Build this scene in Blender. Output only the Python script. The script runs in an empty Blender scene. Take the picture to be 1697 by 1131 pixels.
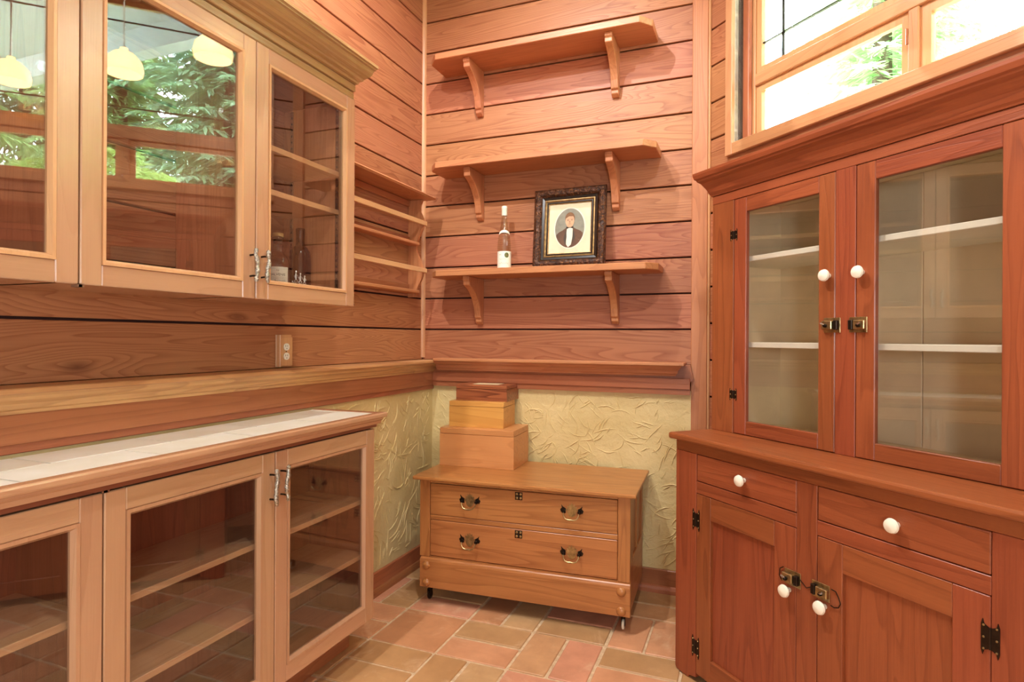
import bpy, bmesh, math, random
from mathutils import Matrix, Vector
random.seed(7)
scene = bpy.context.scene
col = scene.collection
R2 = math.sqrt(.5)
PI = math.pi

# ------------------------------------------------------------------ camera
F_PX, TH, ROLL = 1002.0, math.atan(394.5/1002.0), .0054
cam_d = bpy.data.cameras.new('camera'); cam = bpy.data.objects.new('camera', cam_d); col.objects.link(cam)
fwd = Vector((-math.sin(TH), math.cos(TH), 0)); rgt = Vector((math.cos(TH), math.sin(TH), 0)); up = Vector((0, 0, 1))
cr = (rgt + ROLL*up).normalized(); cu = (up - ROLL*rgt).normalized()
cam.matrix_world = Matrix(((cr.x, cu.x, -fwd.x, 1.834), (cr.y, cu.y, -fwd.y, -3.187), (cr.z, cu.z, -fwd.z, 1.296), (0, 0, 0, 1)))
cam_d.sensor_width = 36; cam_d.lens = F_PX/1697*36; cam_d.shift_y = -5.5/1697
cam_d.clip_start = .02; cam_d.clip_end = 200
scene.camera = cam
# ------------------------------------------------------------------ world, exposure
world = bpy.data.worlds.new('sky'); scene.world = world; world.use_nodes = True
bgn = world.node_tree.nodes['Background']; bgn.inputs[0].default_value = (.86, .94, 1, 1); bgn.inputs[1].default_value = 36.0
scene.view_settings.view_transform = 'Standard'; scene.view_settings.look = 'None'
scene.view_settings.exposure = -0.1; scene.view_settings.gamma = 1.0; scene.view_settings.use_curve_mapping = False
cy = scene.cycles
cy.use_denoising = True; cy.max_bounces = 8; cy.diffuse_bounces = 4; cy.glossy_bounces = 4; cy.transparent_max_bounces = 24
cy.transmission_bounces = 8; cy.caustics_reflective = False; cy.caustics_refractive = False; cy.sample_clamp_indirect = 30.0

# ------------------------------------------------------------------ helpers
def srgb(r, g, b):
    f = lambda c: (c/255/12.92) if c/255 <= .04045 else ((c/255+.055)/1.055)**2.4
    return (f(r), f(g), f(b), 1)

class G:
    """collects geometry for one mesh"""
    def __init__(s, M=None): s.v = []; s.f = []; s.M = M
    def add(s, pts, faces):
        k = len(s.v)
        for p in pts:
            p = Vector(p)
            s.v.append(tuple(s.M @ p) if s.M is not None else tuple(p))
        s.f += [tuple(k+i for i in f) for f in faces]
        return s
    def box(s, x0, x1, y0, y1, z0, z1):
        return s.add([(x0,y0,z0),(x1,y0,z0),(x1,y1,z0),(x0,y1,z0),(x0,y0,z1),(x1,y0,z1),(x1,y1,z1),(x0,y1,z1)],
                     [(0,3,2,1),(4,5,6,7),(0,1,5,4),(1,2,6,5),(2,3,7,6),(3,0,4,7)])
    def prism(s, poly, axis, a, b, fb=None):
        """poly extruded along axis; fb(p,q): optional end position of each profile point"""
        n = len(poly)
        def mk(p, q, t): return {'x': (t, p, q), 'y': (p, t, q), 'z': (p, q, t)}[axis]
        pts = [mk(p, q, a) for p, q in poly] + [mk(p, q, fb(p, q) if fb else b) for p, q in poly]
        fs = [tuple(range(n))[::-1], tuple(range(n, 2*n))] + [(i, (i+1) % n, n+(i+1) % n, n+i) for i in range(n)]
        return s.add(pts, fs)
    def lathe(s, prof, c=(0,0,0), seg=20, axis='z', half=False):
        pts = []; fs = []; n = len(prof)
        for i in range(seg):
            a = 2*PI*i/seg
            for r, h in prof:
                x, y = r*math.cos(a), r*math.sin(a)
                p = {'z': (x, y, h), 'x': (h, x, y), 'y': (x, h, y)}[axis]
                pts.append((p[0]+c[0], p[1]+c[1], p[2]+c[2]))
        for i in range(seg):
            j = (i+1) % seg
            for k in range(n-1):
                fs.append((i*n+k, j*n+k, j*n+k+1, i*n+k+1))
        fs.append(tuple(i*n for i in range(seg))[::-1]); fs.append(tuple(i*n+n-1 for i in range(seg)))
        return s.add(pts, fs)
    def tube(s, path, rad, seg=8):
        pts = []; n = len(path)
        P = [Vector(p) for p in path]
        for i, p in enumerate(P):
            t = (P[min(i+1, n-1)]-P[max(i-1, 0)]).normalized()
            a = t.orthogonal().normalized() if i == 0 else (a - t*a.dot(t)).normalized()
            b = t.cross(a)
            r = rad[i] if isinstance(rad, (list, tuple)) else rad
            for k in range(seg):
                q = 2*PI*k/seg
                pts.append(p + (a*math.cos(q)+b*math.sin(q))*r)
        fs = [(i*seg+k, i*seg+(k+1) % seg, (i+1)*seg+(k+1) % seg, (i+1)*seg+k) for i in range(n-1) for k in range(seg)]
        fs += [tuple(range(seg))[::-1], tuple(range((n-1)*seg, n*seg))]
        return s.add(pts, fs)
    def sweep(s, path, prof, closed=True, inward=False):
        """path: plan points (counter-clockwise: outside on the right), prof: (out, h) section, mitred corners"""
        n = len(path); m = len(prof); pts = []
        P = [Vector((p[0], p[1])) for p in path]
        for i in range(n):
            if closed or 0 < i < n-1:
                d0 = (P[i]-P[i-1]).normalized(); d1 = (P[(i+1) % n]-P[i]).normalized()
                n0 = Vector((d0.y, -d0.x)); n1 = Vector((d1.y, -d1.x))
                b = n0+n1; b = b*(2/b.dot(b)) if b.dot(b) > 1e-6 else n0
            else:
                d = (P[1]-P[0] if i == 0 else P[-1]-P[-2]).normalized(); b = Vector((d.y, -d.x))
            for o, h in prof: pts.append((P[i].x+b.x*o, P[i].y+b.y*o, h))
        fs = []
        for i in range(n if closed else n-1):
            j = (i+1) % n
            fs += [(i*m+k, j*m+k, j*m+(k+1) % m, i*m+(k+1) % m) for k in range(m)]
        if not closed: fs += [tuple(range(m))[::-1], tuple(range((n-1)*m, n*m))]
        return s.add(pts, fs)
    def build(s, name, m, parent=None, bevel=0, seg=1, smooth=False, kind=None):
        me = bpy.data.meshes.new(name)
        bm = bmesh.new()
        vs = [bm.verts.new(p) for p in s.v]
        for f in s.f:
            try: bm.faces.new([vs[i] for i in f])
            except ValueError: pass
        bmesh.ops.recalc_face_normals(bm, faces=bm.faces)
        if bevel:
            es = [e for e in bm.edges if len(e.link_faces) == 2 and e.calc_face_angle(0) > .5]
            bmesh.ops.bevel(bm, geom=es, offset=bevel, segments=seg, affect='EDGES', profile=.5, clamp_overlap=True)
        bm.to_mesh(me); bm.free()
        if smooth:
            for p in me.polygons: p.use_smooth = True
            me.set_sharp_from_angle(angle=math.radians(38))
        o = bpy.data.objects.new(name, me); col.objects.link(o)
        o.data.materials.append(m if not isinstance(m, str) else MAT[m])
        setpar(o, parent)
        if kind: o['kind'] = kind
        return o

WORLDROOT = set()
def setpar(o, parent):
    if parent is None: return
    o.parent = parent
    if parent.name in WORLDROOT: o.matrix_parent_inverse = Matrix.Translation(-parent.location)
def tag(o, label, cat=None, group=None, kind=None):
    o['label'] = label
    if cat: o['category'] = cat
    if group: o['group'] = group
    if kind: o['kind'] = kind
    return o
def root(name, loc, label, cat, group=None, rz=None, kind=None):
    """Empty at the thing's base. rz None: parts are given in world coordinates, else in the rotated local frame"""
    o = bpy.data.objects.new(name, None); col.objects.link(o); o.location = loc
    o.empty_display_size = .05
    if rz is None: WORLDROOT.add(o.name)
    else: o.rotation_euler = (0, 0, rz)
    return tag(o, label, cat, group, kind)

def part(name, parent):
    o = bpy.data.objects.new(name, None); col.objects.link(o); o.empty_display_size = .03; setpar(o, parent); return o

# ------------------------------------------------------------------ materials
MAT = {}
def newmat(name):
    m = bpy.data.materials.new(name); m.use_nodes = True
    nt = m.node_tree; b = nt.nodes['Principled BSDF']; MAT[name] = m
    return m, nt, b
def nd(nt, typ, **kw):
    n = nt.nodes.new('ShaderNode'+typ)
    for k, v in kw.items():
        if k[0] == 'i' and k[1:].isdigit(): n.inputs[int(k[1:])].default_value = v
        else: setattr(n, k, v)
    return n
def lk(nt, a, b): nt.links.new(a, b)
def math_(nt, op, a, b=None, clamp=False):
    n = nd(nt, 'Math', operation=op, use_clamp=clamp)
    for i, x in enumerate((a, b)):
        if x is None: continue
        if isinstance(x, (int, float)): n.inputs[i].default_value = x
        else: lk(nt, x, n.inputs[i])
    return n.outputs[0]
def mixc(nt, fac, a, b, blend='MIX'):
    n = nd(nt, 'Mix', data_type='RGBA', blend_type=blend)
    for i, x in ((0, fac), (6, a), (7, b)):
        if isinstance(x, (int, float)): n.inputs[i].default_value = x
        elif isinstance(x, tuple): n.inputs[i].default_value = x
        else: lk(nt, x, n.inputs[i])
    return n.outputs[2]
def ramp(nt, fac, stops):
    n = nd(nt, 'ValToRGB'); cr_ = n.color_ramp
    while len(cr_.elements) < len(stops): cr_.elements.new(.5)
    for e, (p, c) in zip(cr_.elements, stops):
        e.position = p; e.color = c if isinstance(c, tuple) else (c, c, c, 1)
    lk(nt, fac, n.inputs[0]); return n.outputs[0]
def coords(nt, rand=True):
    tc = nd(nt, 'TexCoord'); v = tc.outputs['Object']
    if rand:
        oi = nd(nt, 'ObjectInfo')
        cx = nd(nt, 'CombineXYZ')
        for i, k in enumerate((17.3, 31.7, 23.1)): lk(nt, math_(nt, 'MULTIPLY', oi.outputs['Random'], k), cx.inputs[i])
        ad = nd(nt, 'VectorMath', operation='ADD'); lk(nt, v, ad.inputs[0]); lk(nt, cx.outputs[0], ad.inputs[1])
        return ad.outputs[0], oi.outputs['Random']
    return v, None
def mapping(nt, v, sc):
    n = nd(nt, 'Mapping'); n.inputs[3].default_value = sc; lk(nt, v, n.inputs[0]); return n.outputs[0]
def noise(nt, v, scale, detail=2, rough=.5, dist=0):
    n = nd(nt, 'TexNoise'); n.inputs['Scale'].default_value = scale; n.inputs['Detail'].default_value = detail
    n.inputs['Roughness'].default_value = rough; n.inputs['Distortion'].default_value = dist
    lk(nt, v, n.inputs['Vector']); return n.outputs['Fac']

PAL = {   # light, dark, rings, ring strength, fibre, roughness, knots, tone variation
    'plank':   ((180,120,82), (128,62,35), 26, .52, .35, .48, .9, .18),
    'rail':    ((210,158,104), (150,96,56), 10, .40, .30, .34, .25, .08),
    'apron':   ((172,106,68), (120,64,38), 10, .30, .30, .36, .3, .12),
    'cab':     ((196,150,112), (160,108,76), 8, .22, .20, .22, 0, .08),
    'cabin':   ((136,76,48), (90,42,24), 9, .35, .30, .45, .2, .10),
    'bead':    ((214,164,116), (184,126,84), 8, .2, .2, .30, 0, .06),
    'crown':   ((190,152,104), (142,102,64), 9, .25, .3, .26, .1, .08),
    'shelf':   ((194,128,86), (142,76,46), 14, .32, .3, .43, .7, .10),
    'hutch':   ((154,80,46), (102,44,22), 9, .38, .50, .34, .15, .12),
    'chest':   ((188,124,70), (134,74,36), 12, .45, .40, .32, .2, .08),
    'cedar':   ((166,96,60), (94,42,24), 12, .75, .35, .33, 1.6, .05),
    'boxwood': ((212,148,92), (176,110,60), 9, .32, .25, .30, .1, .06),
    'boxmid':  ((218,160,84), (182,116,52), 9, .35, .25, .30, .1, .06),
    'inlay':   ((240,222,178), (216,190,140), 6, .3, .3, .3, 0, .04),
    'casing':  ((202,150,106), (164,108,70), 8, .22, .25, .36, .1, .08),
}
def W(key, axis):
    name = key+'_'+axis
    if name in MAT: return MAT[name]
    li, da, rings, rs, fs, rough, knots, tone = PAL[key]
    m, nt, b = newmat(name)
    v, rnd = coords(nt)
    sc = lambda al, ac: tuple(al if ax == axis else ac for ax in 'xyz')
    n1 = noise(nt, mapping(nt, v, sc(.75, 8.5)), 1, 1.6, .45, .5)
    if knots:
        vo = nd(nt, 'TexVoronoi'); vo.inputs['Scale'].default_value = 1
        lk(nt, mapping(nt, v, sc(1.3, 3.4)), vo.inputs['Vector'])
        kd = vo.outputs['Distance']
        kf = math_(nt, 'SUBTRACT', 1, math_(nt, 'MULTIPLY', kd, 3.6), True)
        n1 = math_(nt, 'ADD', n1, math_(nt, 'MULTIPLY', kf, .16*min(knots, 1)))
        core = math_(nt, 'MULTIPLY', math_(nt, 'SUBTRACT', 1, math_(nt, 'MULTIPLY', kd, 12), True), min(1, 1.1*knots), True)
    ring = math_(nt, 'FRACT', math_(nt, 'MULTIPLY', n1, rings))
    ring = ramp(nt, ring, [(0, 0), (.45, .16), (.84, .75), (.93, 1), (1, 0)])
    fib = noise(nt, mapping(nt, v, sc(5, 210)), 1, 2.5, .6)
    blot = noise(nt, mapping(nt, v, sc(1.1, 3.2)), 1, 3, .55)
    fac = math_(nt, 'ADD', math_(nt, 'MULTIPLY', ring, rs), math_(nt, 'MULTIPLY', math_(nt, 'SUBTRACT', fib, .5), fs*1.4))
    fac = math_(nt, 'ADD', fac, math_(nt, 'MULTIPLY', math_(nt, 'SUBTRACT', blot, .42), .9), True)
    c = mixc(nt, fac, srgb(*li), srgb(*da))
    if knots: c = mixc(nt, math_(nt, 'MULTIPLY', core, .8), c, srgb(82, 34, 20))
    hs = nd(nt, 'HueSaturation'); lk(nt, c, hs.inputs['Color'])
    lk(nt, math_(nt, 'ADD', 1-tone/2, math_(nt, 'MULTIPLY', rnd, tone)), hs.inputs['Value'])
    r2 = math_(nt, 'FRACT', math_(nt, 'MULTIPLY', rnd, 7.3))
    lk(nt, math_(nt, 'ADD', .5-.05*tone, math_(nt, 'MULTIPLY', r2, .1*tone)), hs.inputs['Hue'])
    hs.inputs['Saturation'].default_value = 1.0
    lk(nt, hs.outputs[0], b.inputs['Base Color'])
    if key in ('cab', 'crown'): b.inputs['Coat Weight'].default_value = .9; b.inputs['Coat Roughness'].default_value = .2
    lk(nt, math_(nt, 'ADD', rough-.08, math_(nt, 'MULTIPLY', fib, .16)), b.inputs['Roughness'])
    bp = nd(nt, 'Bump'); bp.inputs['Strength'].default_value = .22; bp.inputs['Distance'].default_value = .002
    lk(nt, math_(nt, 'ADD', math_(nt, 'MULTIPLY', ring, -.6), fib), bp.inputs['Height']); lk(nt, bp.outputs[0], b.inputs['Normal'])
    return m

def plain(name, c, rough=.5, metal=0, emit=0, ecol=None, var=0, spec=.5, nscale=8, bump=0):
    m, nt, b = newmat(name)
    b.inputs['Base Color'].default_value = srgb(*c); b.inputs['Roughness'].default_value = rough; b.inputs['Metallic'].default_value = metal
    b.inputs['Specular IOR Level'].default_value = spec
    if var or bump:
        v, rnd = coords(nt)
        n = noise(nt, v, nscale, 4, .6)
        d = tuple(max(0, x*(1-var)) for x in c); l = tuple(min(255, x*(1+var*.6)) for x in c)
        lk(nt, ramp(nt, n, [(.3, srgb(*d)), (.7, srgb(*l))]), b.inputs['Base Color'])
        if bump:
            bp = nd(nt, 'Bump'); bp.inputs['Strength'].default_value = bump; bp.inputs['Distance'].default_value = .004
            lk(nt, n, bp.inputs['Height']); lk(nt, bp.outputs[0], b.inputs['Normal'])
    if emit:
        b.inputs['Emission Color'].default_value = srgb(*(ecol or c)); b.inputs['Emission Strength'].default_value = emit
    return m
plain('groove', (58, 26, 16), .9)
plain('white_paint', (226, 222, 210), .6)
plain('soffit_paint', (204, 212, 203), .6, var=.04)
plain('porcelain', (246, 236, 214), .14)
plain('cream_paint', (246, 224, 186), .42, var=.07, nscale=3)
plain('cream_edge', (252, 240, 216), .4, var=.04, nscale=6)
plain('brass_old', (176, 150, 104), .32, .9, var=.25, nscale=60)
plain('iron', (58, 46, 36), .4, .85, var=.2, nscale=60)
plain('dark_metal', (44, 36, 30), .35, .9)
plain('nickel', (196, 186, 170), .25, .95)
plain('pewter', (186, 182, 170), .32, .95, var=.5, nscale=220, bump=.6)
plain('weathered_wood', (198, 188, 172), .6, var=.1, nscale=30)
plain('slot_dark', (30, 26, 22), .8)
plain('outlet_white', (240, 236, 222), .35)
plain('paper', (240, 234, 214), .7)
plain('mat_board', (228, 212, 178), .6, var=.05, nscale=14)
plain('print_ink', (70, 62, 54), .8)
plain('print_white', (236, 226, 204), .7)
plain('print_bg', (140, 138, 122), .7, var=.12, nscale=20)
plain('print_coat', (96, 66, 46), .7, var=.2, nscale=24)
plain('print_skin', (206, 164, 128), .7, var=.08, nscale=40)
plain('print_hair', (128, 88, 54), .7, var=.15, nscale=60)
plain('seal_green', (96, 110, 60), .6)
plain('gold_leaf', (150, 118, 74), .35, .6, var=.3, nscale=40)
plain('black_lacquer', (34, 24, 18), .25)
plain('cork_cap', (214, 176, 116), .5)
plain('foil_cream', (232, 224, 200), .35)
plain('terracotta_plain', (172, 108, 76), .6, var=.2, nscale=5)
plain('bark', (84, 66, 52), .9, var=.3, nscale=14)
plain('soil', (214, 208, 190), .95, var=.25, nscale=2)
plain('lamp_shade', (255, 226, 160), .4, emit=9.0, ecol=(255, 224, 160))
plain('fill_globe_glow', (255, 248, 236), .4, emit=108.0, ecol=(236, 244, 255))  # strong emission for the added fill globe only
plain('silver_print', (222, 220, 210), .3, .6)

def m_tile(name, cols, rough, var):
    m, nt, b = newmat(name); v, rnd = coords(nt)
    n = nd(nt, 'ValToRGB'); e = n.color_ramp; e.interpolation = 'CONSTANT'
    while len(e.elements) < len(cols): e.elements.new(.5)
    for i, (el, c) in enumerate(zip(e.elements, cols)): el.position = i/len(cols); el.color = srgb(*c)
    lk(nt, rnd, n.inputs[0])
    n1 = noise(nt, v, 7, 5, .62, .3); n2 = noise(nt, v, 90, 3, .6)
    dark = mixc(nt, 1.0, n.outputs[0], (1-var, 1-var*1.1, 1-var*1.2, 1), 'MULTIPLY')
    c = mixc(nt, ramp(nt, n1, [(.35, 0), (.7, 1)]), dark, n.outputs[0])
    n3 = noise(nt, v, 4.5, 6, .7, 1.2)
    c = mixc(nt, ramp(nt, n3, [(.56, 0), (.72, .5)]), c, srgb(224, 188, 150))
    lk(nt, c, b.inputs['Base Color']); lk(nt, math_(nt, 'ADD', rough-.12, math_(nt, 'MULTIPLY', n1, .24)), b.inputs['Roughness'])
    bp = nd(nt, 'Bump'); bp.inputs['Strength'].default_value = .25; bp.inputs['Distance'].default_value = .003
    lk(nt, math_(nt, 'ADD', n1, math_(nt, 'MULTIPLY', n2, .25)), bp.inputs['Height']); lk(nt, bp.outputs[0], b.inputs['Normal'])
m_tile('terracotta', [(216,156,114), (206,146,102), (220,166,122), (210,160,114), (196,148,98), (218,154,120), (206,164,116), (194,150,102)], .5, .22)
m, nt, b = newmat('grout'); v, _ = coords(nt, False)
lk(nt, ramp(nt, noise(nt, v, 40, 4, .6), [(.3, srgb(190, 158, 122)), (.7, srgb(224, 198, 160))]), b.inputs['Base Color']); b.inputs['Roughness'].default_value = .9
m, nt, b = newmat('glazed_tile'); v, rnd = coords(nt)
c = ramp(nt, noise(nt, v, 6, 3, .5), [(.3, srgb(240, 236, 218)), (.7, srgb(252, 251, 242))])
lk(nt, c, b.inputs['Base Color']); b.inputs['Roughness'].default_value = .38

# knife-textured ochre plaster: relief only
m, nt, b = newmat('stucco'); v, _ = coords(nt, False)
n0 = noise(nt, v, 2.6, 3, .5)
lk(nt, ramp(nt, n0, [(.3, srgb(206, 180, 120)), (.7, srgb(226, 204, 148))]), b.inputs['Base Color']); b.inputs['Roughness'].default_value = .62
hh = math_(nt, 'ADD', noise(nt, v, 9, 5, .62, .8), math_(nt, 'MULTIPLY', noise(nt, v, 45, 3, .6), .35))
bp = nd(nt, 'Bump'); bp.inputs['Strength'].default_value = .75; bp.inputs['Distance'].default_value = .009
lk(nt, hh, bp.inputs['Height']); lk(nt, bp.outputs[0], b.inputs['Normal'])

def m_glass(name, f0, tint=(1, 1, 1, 1)):
    m = bpy.data.materials.new(name); m.use_nodes = True; MAT[name] = m
    nt = m.node_tree; nt.nodes.clear()
    out = nd(nt, 'OutputMaterial'); mx = nd(nt, 'MixShader'); tr = nd(nt, 'BsdfTransparent'); gl = nd(nt, 'BsdfGlossy')
    tr.inputs[0].default_value = tint; gl.inputs['Roughness'].default_value = 0.0
    lw = nd(nt, 'LayerWeight'); lw.inputs[0].default_value = .5
    f = math_(nt, 'ADD', f0, math_(nt, 'MULTIPLY', math_(nt, 'POWER', lw.outputs['Facing'], 5), 1-f0))
    lk(nt, f, mx.inputs[0]); lk(nt, tr.outputs[0], mx.inputs[1]); lk(nt, gl.outputs[0], mx.inputs[2]); lk(nt, mx.outputs[0], out.inputs[0])
m_glass('pane_glass', .105, (.97, .97, .965, 1))
m_glass('window_glass', .04, (.98, 1, 1, 1))
m_glass('bottle_clear', .06, (.90, .90, .84, 1))
m_glass('bottle_dark', .05, (.12, .05, .05, 1))
m_glass('picture_glass', .03)

m, nt, b = newmat('carved_gilt'); v, _ = coords(nt, False)
vo = nd(nt, 'TexVoronoi', feature='SMOOTH_F1'); vo.inputs['Scale'].default_value = 75; lk(nt, v, vo.inputs['Vector'])
n1 = noise(nt, v, 60, 4, .7, 1.5)
lk(nt, ramp(nt, n1, [(.38, srgb(30, 15, 9)), (.56, srgb(84, 46, 22)), (.74, srgb(176, 120, 64))]), b.inputs['Base Color'])
b.inputs['Roughness'].default_value = .3; b.inputs['Metallic'].default_value = .35
bp = nd(nt, 'Bump'); bp.inputs['Strength'].default_value = .9; bp.inputs['Distance'].default_value = .006
lk(nt, math_(nt, 'ADD', vo.outputs['Distance'], n1), bp.inputs['Height']); lk(nt, bp.outputs[0], b.inputs['Normal'])

def m_leaf(name, cols, rough):
    m, nt, b = newmat(name); g = nd(nt, 'NewGeometry')
    lk(nt, ramp(nt, g.outputs['Random Per Island'], [(i/(len(cols)-1), srgb(*c)) for i, c in enumerate(cols)]), b.inputs['Base Color'])
    b.inputs['Roughness'].default_value = rough
    tl = nd(nt, 'BsdfTranslucent'); lk(nt, b.inputs['Base Color'].links[0].from_socket, tl.inputs[0])
    mx = nd(nt, 'MixShader'); mx.inputs[0].default_value = .3
    lk(nt, b.outputs[0], mx.inputs[1]); lk(nt, tl.outputs[0], mx.inputs[2]); lk(nt, mx.outputs[0], nt.nodes['Material Output'].inputs[0])
m_leaf('needles', [(124, 158, 128), (148, 184, 146), (176, 206, 164), (136, 172, 146)], .5)
m_leaf('needles_light', [(150, 186, 132), (176, 208, 148), (198, 224, 166), (160, 196, 144)], .5)
m_leaf('glossy_leaf', [(140, 180, 98), (176, 208, 124), (204, 228, 154), (154, 192, 106)], .3)

# ------------------------------------------------------------------ room shell
ZC = 3.75; Z0 = 1.343; BW = .1838
PHI = -PI/4; RC = Vector((1.64, 0, 0))
def rw(s, o, z=0): return Vector((1.64+R2*(s-o), -R2*(s+o), z))

floor = G().box(-.1, 3.7, -5.2, .2, -.12, -.005).build('floor', 'grout'); tag(floor, 'terracotta tile floor laid in basket weave with pale grout', 'floor', kind='structure')
TB = .3185; TX0 = .317-TB*1; TY0 = -.674+TB*2
def inroom(x, y): return x+y < 1.60
gap = .0066
for bi in range(0, 10):
    for bj in range(0, 10):
        x0 = TX0+bi*TB; y1 = TY0-bj*TB
        if y1 > .33: continue
        cells = []
        if (bi+bj) % 2 == 1: cells = [(x0, x0+TB/2, y1-TB, y1), (x0+TB/2, x0+TB, y1-TB, y1)]
        else: cells = [(x0, x0+TB, y1-TB/2, y1), (x0, x0+TB, y1-TB, y1-TB/2)]
        if bi == 1 and bj == 2: cells = [(x0, x0+TB, y1-TB, y1)]
        for a, b_, c_, d in cells:
            d = min(d, 0); a = max(a, .02)
            if d-c_ < .03 or b_-a < .03: continue
            if not inroom(a, c_): continue
            j = lambda: random.uniform(-.0018, .0018)
            g = G(); zt = random.uniform(-.0012, .0012)
            poly = [(a+gap+j(), c_+gap+j()), (b_-gap+j(), c_+gap+j()), (b_-gap+j(), d-gap+j()), (a+gap+j(), d-gap+j())]
            if not inroom(b_, d):      # cut along the slanting wall
                t = 1.64-.01
                out = []
                for k in range(4):
                    p, q = poly[k], poly[(k+1) % 4]; fp, fq = t-p[0]-p[1], t-q[0]-q[1]
                    if fp >= 0: out.append(p)
                    if (fp >= 0) != (fq >= 0):
                        w = fp/(fp-fq); out.append((p[0]+(q[0]-p[0])*w, p[1]+(q[1]-p[1])*w))
                poly = out
                if len(poly) < 3: continue
            g.prism(poly, 'z', -.02, zt); g.build('tile', 'terracotta', floor, bevel=.003)
ceiling = G().box(-.1, 3.7, -5.2, .2, ZC, ZC+.1).build('ceiling', 'white_paint'); tag(ceiling, 'flat pale painted ceiling over the pantry', 'ceiling', kind='structure')

def planks(parent, rows, split, put):
    for k, (za, zb) in enumerate(rows):
        for (a, b_) in split(k): put(parent, a, b_, za+.0042, zb-.0042)
ROWS = [(1.16, Z0)]+[(Z0+BW*k, min(Z0+BW*(k+1), ZC)) for k in range(14) if Z0+BW*k < ZC-.02]
wl = G().box(-.14, -.022, -5.1, .1, 0, ZC).build('wall_left', 'groove'); tag(wl, 'reddish fir plank wall behind the glass cabinets', 'wall', kind='structure')
wb = G().box(-.1, 1.72, .022, .12, 0, ZC).build('wall_back', 'groove'); tag(wb, 'reddish fir plank wall carrying the three bracket shelves', 'wall', kind='structure')
def put_left(p, a, b_, z0, z1): G().box(-.021, 0, a, b_, z0, z1).build('plank', W('plank', 'y'), p, bevel=.0022)
def put_back(p, a, b_, z0, z1): G().box(a, b_, 0, .021, z0, z1).build('plank', W('plank', 'x'), p, bevel=.0022)
rj = random.Random(5)
def split_left(k):
    c = rj.uniform(-3.2, -2.4); return [(-5.1, c-.001), (c+.001, 0)]
planks(wl, ROWS, split_left, put_left)
planks(wb, ROWS, lambda k: [(0, 1.56)], put_back)
sp_l = G().box(-.02, .08, -5.1, -.02, 0, 1.0).build('stucco_panel', 'stucco', wl)
sp_b = G().box(-.02, 1.62, -.02, .02, 0, 1.03).build('stucco_panel', 'stucco', wb)
def trowel_ridges(parent, n, a0, a1, z0, z1, put, seed):
    r = random.Random(seed); g = G()
    for _ in range(n):          # a trowel stroke leaves a few near-parallel raised lips
        ca, cz = r.uniform(a0, a1), r.uniform(z0, z1); th = r.choice((.5, -.55, .9, -1.0, .15, 1.35))+r.gauss(0, .35); cv = r.gauss(0, 5)
        for k in range(r.choice((1, 1, 2, 3))):
            L = r.uniform(.03, .14); off = r.gauss(0, .02); sh = r.gauss(0, .03); pts = []; rad = []; m_ = 9
            w = r.uniform(.0026, .0052)
            for i in range(m_):
                t = (i/(m_-1)-.5)*L; b_ = off+cv*t*t+r.gauss(0, .0009)
                a = ca+(t+sh)*math.cos(th)-b_*math.sin(th); z = cz+(t+sh)*math.sin(th)+b_*math.cos(th)
                a = min(max(a, a0), a1); z = min(max(z, z0), z1)
                pts.append(put(a, z)); rad.append(w*(.25+.75*math.sin(PI*(i+.35)/(m_-.3)))*r.uniform(.8, 1.15))
            g.tube(pts, rad, 5)
    return g.build('trowel_ridges', 'stucco', parent, smooth=True, kind='stuff')
trowel_ridges(sp_l, 190, -1.05, -.06, .13, .97, lambda a, z: (.0798, a, z), 21)
trowel_ridges(sp_b, 280, .12, 1.54, .13, .99, lambda a, z: (a, -.0198, z), 22)

# wall set at 45 degrees, with the window
WS0, WS1, WZ0, WZ1 = .168, 1.78, 2.225, 3.38
wr = bpy.data.objects.new('wall_right', None); col.objects.link(wr); wr.location = RC; wr.rotation_euler = (0, 0, PHI)
tag(wr, 'slanting fir plank wall with the window above the hutch', 'wall', kind='structure')
SE = 2.6
def seg_r(z0, z1):
    if z1 <= WZ0 or z0 >= WZ1: return [(0, SE)]
    return [(0, WS0), (WS1, SE)]
for (a, b_, z0, z1) in ((0, SE, 0, WZ0), (0, SE, WZ1, ZC), (0, WS0, WZ0, WZ1), (WS1, SE, WZ0, WZ1)):
    G().box(a, b_, .022, .12, z0, z1).build('backing', 'groove', wr)
rows_r = [(0.1, Z0+.03-BW*2)]+[(Z0+.03+BW*k, min(Z0+.03+BW*(k+1), ZC)) for k in range(-2, 14) if Z0+.03+BW*k < ZC-.02]
for za, zb in rows_r:
    cuts = [za]+[c for c in (WZ0, WZ1) if za < c < zb]+[zb]
    for p, q in zip(cuts, cuts[1:]):
        if q-p < .012: continue
        for a, b_ in seg_r(p+.001, q-.001):
            G().box(a, b_, 0, .021, p+(.0042 if p == za else 0), q-(.0042 if q == zb else 0)).build('plank', W('plank', 'x'), wr, bevel=.0022)
# rest of the room (behind and beside the camera)
e = rw(SE, 0)
ws = G().box(e.x, e.x+.12, -5.1, e.y, 0, ZC).build('wall_side', 'white_paint'); tag(ws, 'plain off-white wall to the side of the window wall', 'wall', kind='structure')
wf = G().box(-.1, 3.7, -5.2, -5.08, 0, ZC).build('wall_front', 'white_paint'); tag(wf, 'plain off-white wall opposite the bracket shelves', 'wall', kind='structure')

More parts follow.
